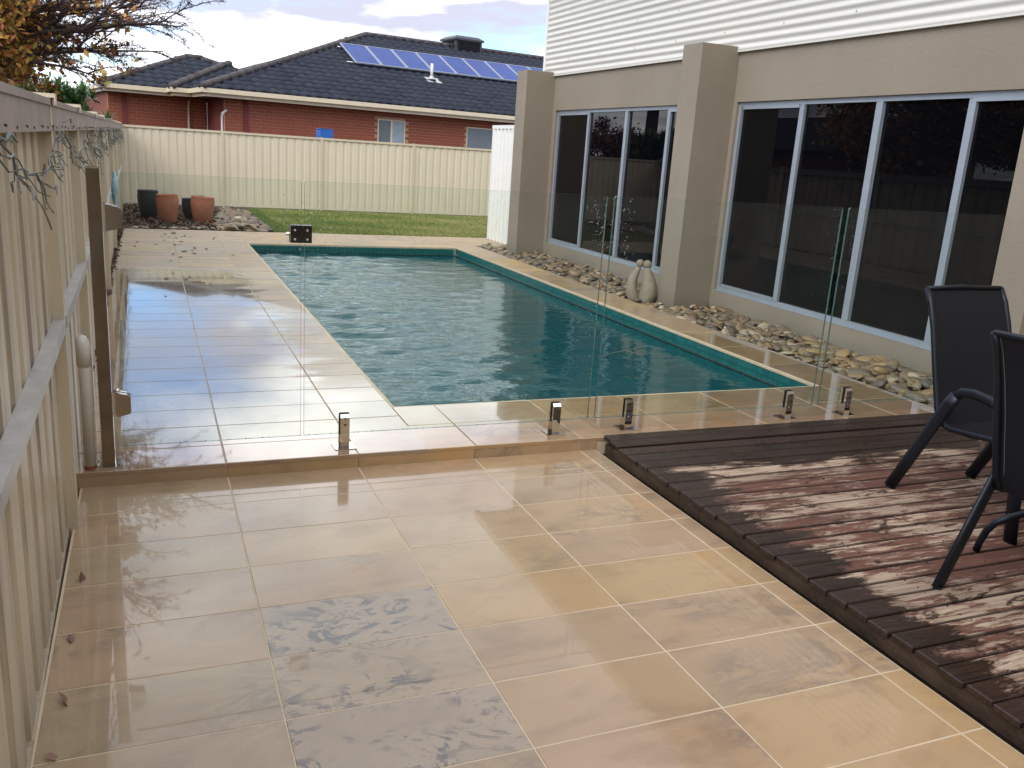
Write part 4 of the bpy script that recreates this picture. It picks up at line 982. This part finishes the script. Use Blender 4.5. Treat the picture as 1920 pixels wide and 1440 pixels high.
blob_tree('tall_gum_tree', (-9.5, 29.0, 0), 8.5, 2.6, 9000, 'gum', 'tall dark tree mirrored in the far window', .25, (.08, .16))
blob_tree('wide_gum_tree', (-6.6, 16.5, 0), 5.2, 2.4, 9000, 'autumn', 'broad rusty tree mirrored in the near window', .2, (.06, .12))
pt_ = empty('palm_tree', (-7.0, 30.0, 0), 0, label='palm tree mirrored in the far window', cat='palm'); a_m, b_m = MB(), MB()
tube_n(a_m, [(0, 0, 0), (.1, 0, 2.5), (.05, 0, 5.6)], .28, .2, 10); a_m.obj('trunk', M['bark'], pt_, True)
for k in range(34):
    az = random.uniform(0, 6.28); el_ = random.uniform(-.5, 1.3); prev = Vector((.05, 0, 5.6)); d = Vector((math.cos(az) * math.cos(el_), math.sin(az) * math.cos(el_), math.sin(el_)))
    for s_ in range(9):
        nx_ = prev + d * .27; d = (d + Vector((0, 0, -.13))).normalized(); sdv = d.cross(Vector((0, 0, 1))).normalized()
        for sg in (-1, 1):
            for q in range(2):
                c = prev.lerp(nx_, q / 2); tip = c + sdv * sg * .38 + d * .2 + Vector((0, 0, -.12)); b_m.add([c, c + d * .06, tip], [(0, 1, 2)], random.random())
        prev = nx_
b_m.obj('fronds', M['green'], pt_)
# unseen house invented beyond the side fence for the dark roof the window mirrors
nb = empty('mirrored_house', (-8.5, 21.5, 0), 0, label='added unseen brown gabled house mirrored in the far window', cat='shed')
MB().box(-2.2, 2.2, -3, 3, 0, 2.1).obj('wall', M['brick_dark'], nb); q_ = MB(); q_.add([(-2.5, -3.3, 2.1), (2.5, -3.3, 2.1), (2.5, 3.3, 2.1), (-2.5, 3.3, 2.1), (0, -3.3, 3.2), (0, 3.3, 3.2)], [(1, 2, 5, 4), (3, 0, 4, 5), (0, 1, 4), (2, 3, 5), (3, 2, 1, 0)]); q_.obj('roof', M['tile_roof'], nb)

# ------------------------------------------------------------------ pots
def pot(name, loc, r0, r1, h, mat, label, tilt=(0, 0), cat='plant pot', group=None):
    m = MB(); m.lathe([(.0, 0), (r0 * .95, 0), (r0, .01), (r0 + (r1 - r0) * .62, h * .3), (r1 * 1.0, h * .62), (r1 * 1.02, h * .8), (r1 * .97, h * .95), (r1 * 1.0, h * .985), (r1 * .99, h), (r1 * .88, h), (r1 * .86, h * .9), (r0 * .8, .05)], 28)
    o = m.obj(name, mat, None, True, loc); o.rotation_euler = (tilt[0], tilt[1], 0); tag(o, label, cat, group); MB().lathe([(0, 0), (r1 * .9, 0)], 20, (0, 0, h * .86)).obj('potting_soil', M['soil'], o); return o
pot('black_pot', (-.02, 15.85, .05), .11, .165, .47, M['blackpot'], 'black plastic pot half hidden behind the terracotta pots')
pot('terracotta_pot', (.275, 15.2, .055), .112, .168, .45, M['terracotta'], 'left terracotta pot with a pale scratched mark', (.0, -.03))
o = pot('terracotta_pot', (.79, 15.47, .055), .125, .185, .42, M['terracotta'], 'right terracotta pot with a small plant growing out, beside the stones', (.0, .07))
pw = MB()
for k in range(26):
    a_ = random.uniform(0, 6.28); L = random.uniform(.05, .13); d = Vector((math.cos(a_) * .6, math.sin(a_) * .6, 1)).normalized(); c = Vector((-.02, 0, .37)); pw.add([c + Vector((.004, 0, 0)), c - Vector((.004, 0, 0)), c + d * L], [(0, 1, 2)], random.random())
pw.obj('weed', M['green'], o)
pot('black_pot', (.66, 15.9, .05), .11, .16, .36, M['blackpot'], 'small black pot just behind the right terracotta pot')

# ------------------------------------------------------------------ pale blue plastic bag hung on the fence
bgm = MB(); vs = []; n = 14; L = 11
for j in range(L + 1):
    t = j / L
    for k in range(n):
        a_ = 2 * math.pi * k / n; rr_ = (.025 + .035 * math.sin(math.pi * min(1, t * 1.15)) + .010 * math.sin(3 * a_ + t * 9)) * random.uniform(.85, 1.1); vs.append((.05 + rr_ * .5 * math.cos(a_), rr_ * 1.1 * math.sin(a_), -.42 * t))
bgm.add(vs, [(j * n + k, j * n + (k + 1) % n, (j + 1) * n + (k + 1) % n, (j + 1) * n + k) for j in range(L) for k in range(n)] + [tuple(range(n))[::-1], tuple(L * n + k for k in range(n))])
tag(bgm.obj('plastic_bag', M['paleblue'], None, True, (-.375, 10.0, 1.05)), 'crumpled pale blue plastic bag hanging on the side fence', 'bag')

# ------------------------------------------------------------------ statue: two leaning figures with round heads
st = empty('stone_statue', (4.80, 7.98, .03), R(-25), label='carved stone statue of two embracing figures beside the column', cat='statue')
def figure(pts, rs, name):
    m = MB(); m.tube(pts, rs, 18, flat=.8); return m.obj(name, M['statue'], st, True)
figure([(-.02, 0, -.02), (-.06, 0, .05), (-.09, 0, .12), (-.10, 0, .2), (-.082, 0, .28), (-.055, 0, .345), (-.035, 0, .385)], [.060, .078, .080, .070, .056, .042, .030], 'figure')
figure([(.03, -.01, -.02), (.065, -.01, .05), (.085, -.01, .12), (.085, -.01, .2), (.068, -.01, .28), (.05, -.01, .345), (.042, -.01, .385)], [.075, .110, .116, .104, .084, .060, .040], 'figure')
for x, z, r_ in ((-.030, .425, .042), (.045, .415, .048)):
    m = MB(); m.lathe([(max(.001, r_ * math.sin(math.pi * k / 12)), -r_ * math.cos(math.pi * k / 12)) for k in range(13)], 20); m.obj('head', M['statue'], st, True, (x, 0, z))
MB().tube([(.01, 0, -.05), (.01, 0, .03)], [.09, .075], 16).obj('foot', M['statue'], st, True)

# ------------------------------------------------------------------ sling chairs
def make_chair(name, loc, rz, label, wd=.54):
    """local +y is forward (towards the seat front), local x across; origin on the floor at the rear legs"""
    e_ = empty(name, loc, rz, label=label, cat='chair', group='black sling garden chairs on the deck')
    hw = wd / 2
    def bar(pts, w, t_, nm, parent=e_, up_=Vector((1, 0, 0))):
        m = MB(); m.tube(pts, w, 8, flat=t_, upv=up_); return m.obj(nm, M['powder'], parent, True)
    for s_ in (-1, 1):
        x = s_ * hw
        arm = [(x, .245, .520), (x, .275, .545), (x, .33, .552), (x, .40, .545), (x, .47, .525), (x, .53, .49), (x, .555, .45)]
        bar([(x, -.01, .0), (x, .10, .23), (x, .215, .47), (x, .245, .520)], .030, .42, 'rear_leg'); bar(arm, .0225, .55, 'armrest'); bar([(x, .555, .45), (x, .595, .25), (x, .625, .0)], .030, .42, 'front_leg')
        side = [(s_ * (hw - .03), -.03, .945), (s_ * (hw - .028), .005, .885), (s_ * (hw - .026), .045, .78), (s_ * (hw - .026), .095, .60), (s_ * (hw - .026), .145, .43), (s_ * (hw - .026), .175, .375), (s_ * (hw - .026), .23, .362), (s_ * (hw - .026), .42, .380), (s_ * (hw - .026), .56, .385), (s_ * (hw - .026), .60, .365)]
        bar(side, .0135, 1.0, 'sling_rail')
    prof = [(-.03, .940), (.004, .88), (.046, .78), (.090, .65), (.118, .55), (.150, .43), (.180, .372), (.24, .352), (.33, .352), (.42, .366), (.54, .376), (.595, .362)]
    def sling(pr, nm):
        m = MB(); nX = 9; vs = []
        for off in (0, .004):
            for (y, z) in pr:
                for k in range(nX): u = k / (nX - 1) * 2 - 1; vs.append((u * (hw - .030), y - .012 * (1 - u * u) * (1 if z > .45 else 0) + off, z - .012 * (1 - u * u) * (0 if z > .45 else 1) + off * .5))
        P = len(pr); b_ = P * nX
        fs = [(j * nX + k, j * nX + k + 1, (j + 1) * nX + k + 1, (j + 1) * nX + k) for j in range(P - 1) for k in range(nX - 1)]
        fs += [tuple(i + b_ for i in f[::-1]) for f in fs]; m.add(vs, fs); return m.obj(nm, M['sling'], e_, True)
    bk_ = sling(prof[:7], 'backrest'); se_ = sling(prof[6:], 'seat')
    MB().tube([(-hw + .03, -.03, .945), (0, -.038, .950), (hw - .03, -.03, .945)], .011, 8).obj('top_bar', M['powder'], e_, True)
    for s_ in (-1, 1): 
        hm = MB(); hm.tube([(s_ * (hw - .052), y - .0035 if z > .45 else y, z + (.001 if z > .45 else .003)) for y, z in prof[:7]], .0014, 5); hm.obj('seam', M['rail_grey'] if False else simple('grey_stitching', (.09, .09, .10), .6), bk_)
        MB().lathe([(0, -.001), (.017, -.001), (.017, .006), (.0, .006)], 12, (s_ * hw, -.006, 0)).obj('foot_cap', M['rubber'], e_)
    bar([(-hw, .17, .352), (hw, .17, .352)], .011, 1, 'cross_bar'); bar([(-hw, .565, .345), (0, .565, .335), (hw, .565, .345)], .011, 1, 'cross_bar')
    return e_
make_chair('sling_chair', (3.465, 2.868, DZ + .0015), R(180 + 1.5), 'black sling chair seen from the front, nearer the glass fence')
c2 = make_chair('sling_chair', (2.59 + .005, 2.01 - .262, DZ + .0015), R(-90 + 4), 'black sling chair seen from behind, cut off by the right edge')
# curved foot of the table that stands just outside the picture
tbm = MB(); tbm.tube([(3.0, 2.22, DZ + .002), (3.0, 2.21, DZ + .05), (2.995, 2.19, DZ + .10), (3.0, 2.165, DZ + .145), (3.04, 2.14, DZ + .175), (3.10, 2.11, DZ + .20), (3.30, 2.02, DZ + .27), (3.6, 1.9, DZ + .40)], .014, 10)
tt = tbm.obj('table_leg', M['powder'], None, True)
tabl = empty('garden_table', (4.1, 1.55, DZ), 0, label='black garden table beyond the right edge, its curved foot showing', cat='table'); tt.parent = tabl; tt.matrix_parent_inverse = Matrix.Translation((4.1, 1.55, DZ)).inverted()
tp = MB(); tp.lathe([(0, .70), (.60, .70), (.62, .708), (.62, .72), (.60, .728), (0, .728)], 40); tp.obj('table_top', M['powder'], tabl)
for k in range(3):
    a_ = R(30 + 120 * k); m = MB(); m.tube([(math.cos(a_) * .5, math.sin(a_) * .5, .002), (math.cos(a_) * .1, math.sin(a_) * .1, .35), (math.cos(a_) * .4, math.sin(a_) * .4, .70)], .014, 8); m.obj('leg', M['powder'], tabl, True)

# ------------------------------------------------------------------ fallen leaves and a stick in the pool
def leaf(m, x, y, z, s, tone=None):
    a_ = random.uniform(0, 6.3); T_ = trs((x, y, z + s * .1), (random.gauss(0, .25), random.gauss(0, .25), a_), (s, s, s))
    vs = [T_ @ Vector(v) for v in ((-1, 0, 0), (-.4, .5, .15), (.4, .45, .12), (1.1, 0, .05), (.4, -.5, .18), (-.4, -.45, .1), (0, 0, -.02))]
    m.add(vs, [(0, 1, 6), (1, 2, 6), (2, 3, 6), (3, 4, 6), (4, 5, 6), (5, 0, 6)], random.random() if tone is None else tone)
lm = MB()
for _ in range(26): leaf(lm, random.gauss(.35, .28), random.gauss(12.2, .75), HS + .001, random.uniform(.02, .045))
for _ in range(8): leaf(lm, random.uniform(-.1, .8), random.uniform(8, 11), HS + .001, random.uniform(.015, .03))
for _ in range(140): leaf(lm, random.uniform(-.44, -.37), random.uniform(5, 14), .045, random.uniform(.015, .035))
for _ in range(60): leaf(lm, random.uniform(2.0, 5.2), random.uniform(14.2, 18.5), .09, random.uniform(.015, .03))
tag(lm.obj('fallen_leaves', M['litter']), kind='stuff')
for i, (x, y, s_, lab) in enumerate(((-.262, 2.98, .026, 'curled brown leaf at the foot of the side fence, nearest the gate'), (-.268, 2.60, .022, 'small red brown leaf against the side fence'), (-.262, 2.28, .030, 'upright tan leaf leaning on the side fence'), (-.27, 2.05, .02, 'little red leaf at the bottom of the side fence'))):
    m = MB(); leaf(m, 0, 0, 0, s_, .3 + .2 * i); o = m.obj('fallen_leaf', M['litter'], None, False, (x, y, .003)); o.rotation_euler = (random.uniform(-.6, .6), .5, 0); tag(o, lab, 'leaf', 'dead leaves along the foot of the side fence')
tw_ = MB(); tw_.tube([(3.30, 6.02, WZ + .004), (3.50, 6.15, WZ + .005), (3.68, 6.22, WZ + .004), (3.93, 6.35, WZ + .004)], .0022, 5); tw_.tube([(3.66, 6.21, WZ + .004), (3.72, 6.05, WZ + .003)], .002, 5)
tag(tw_.obj('twig', M['statue']), 'thin pale twig floating on the pool near the right wall', 'twig')
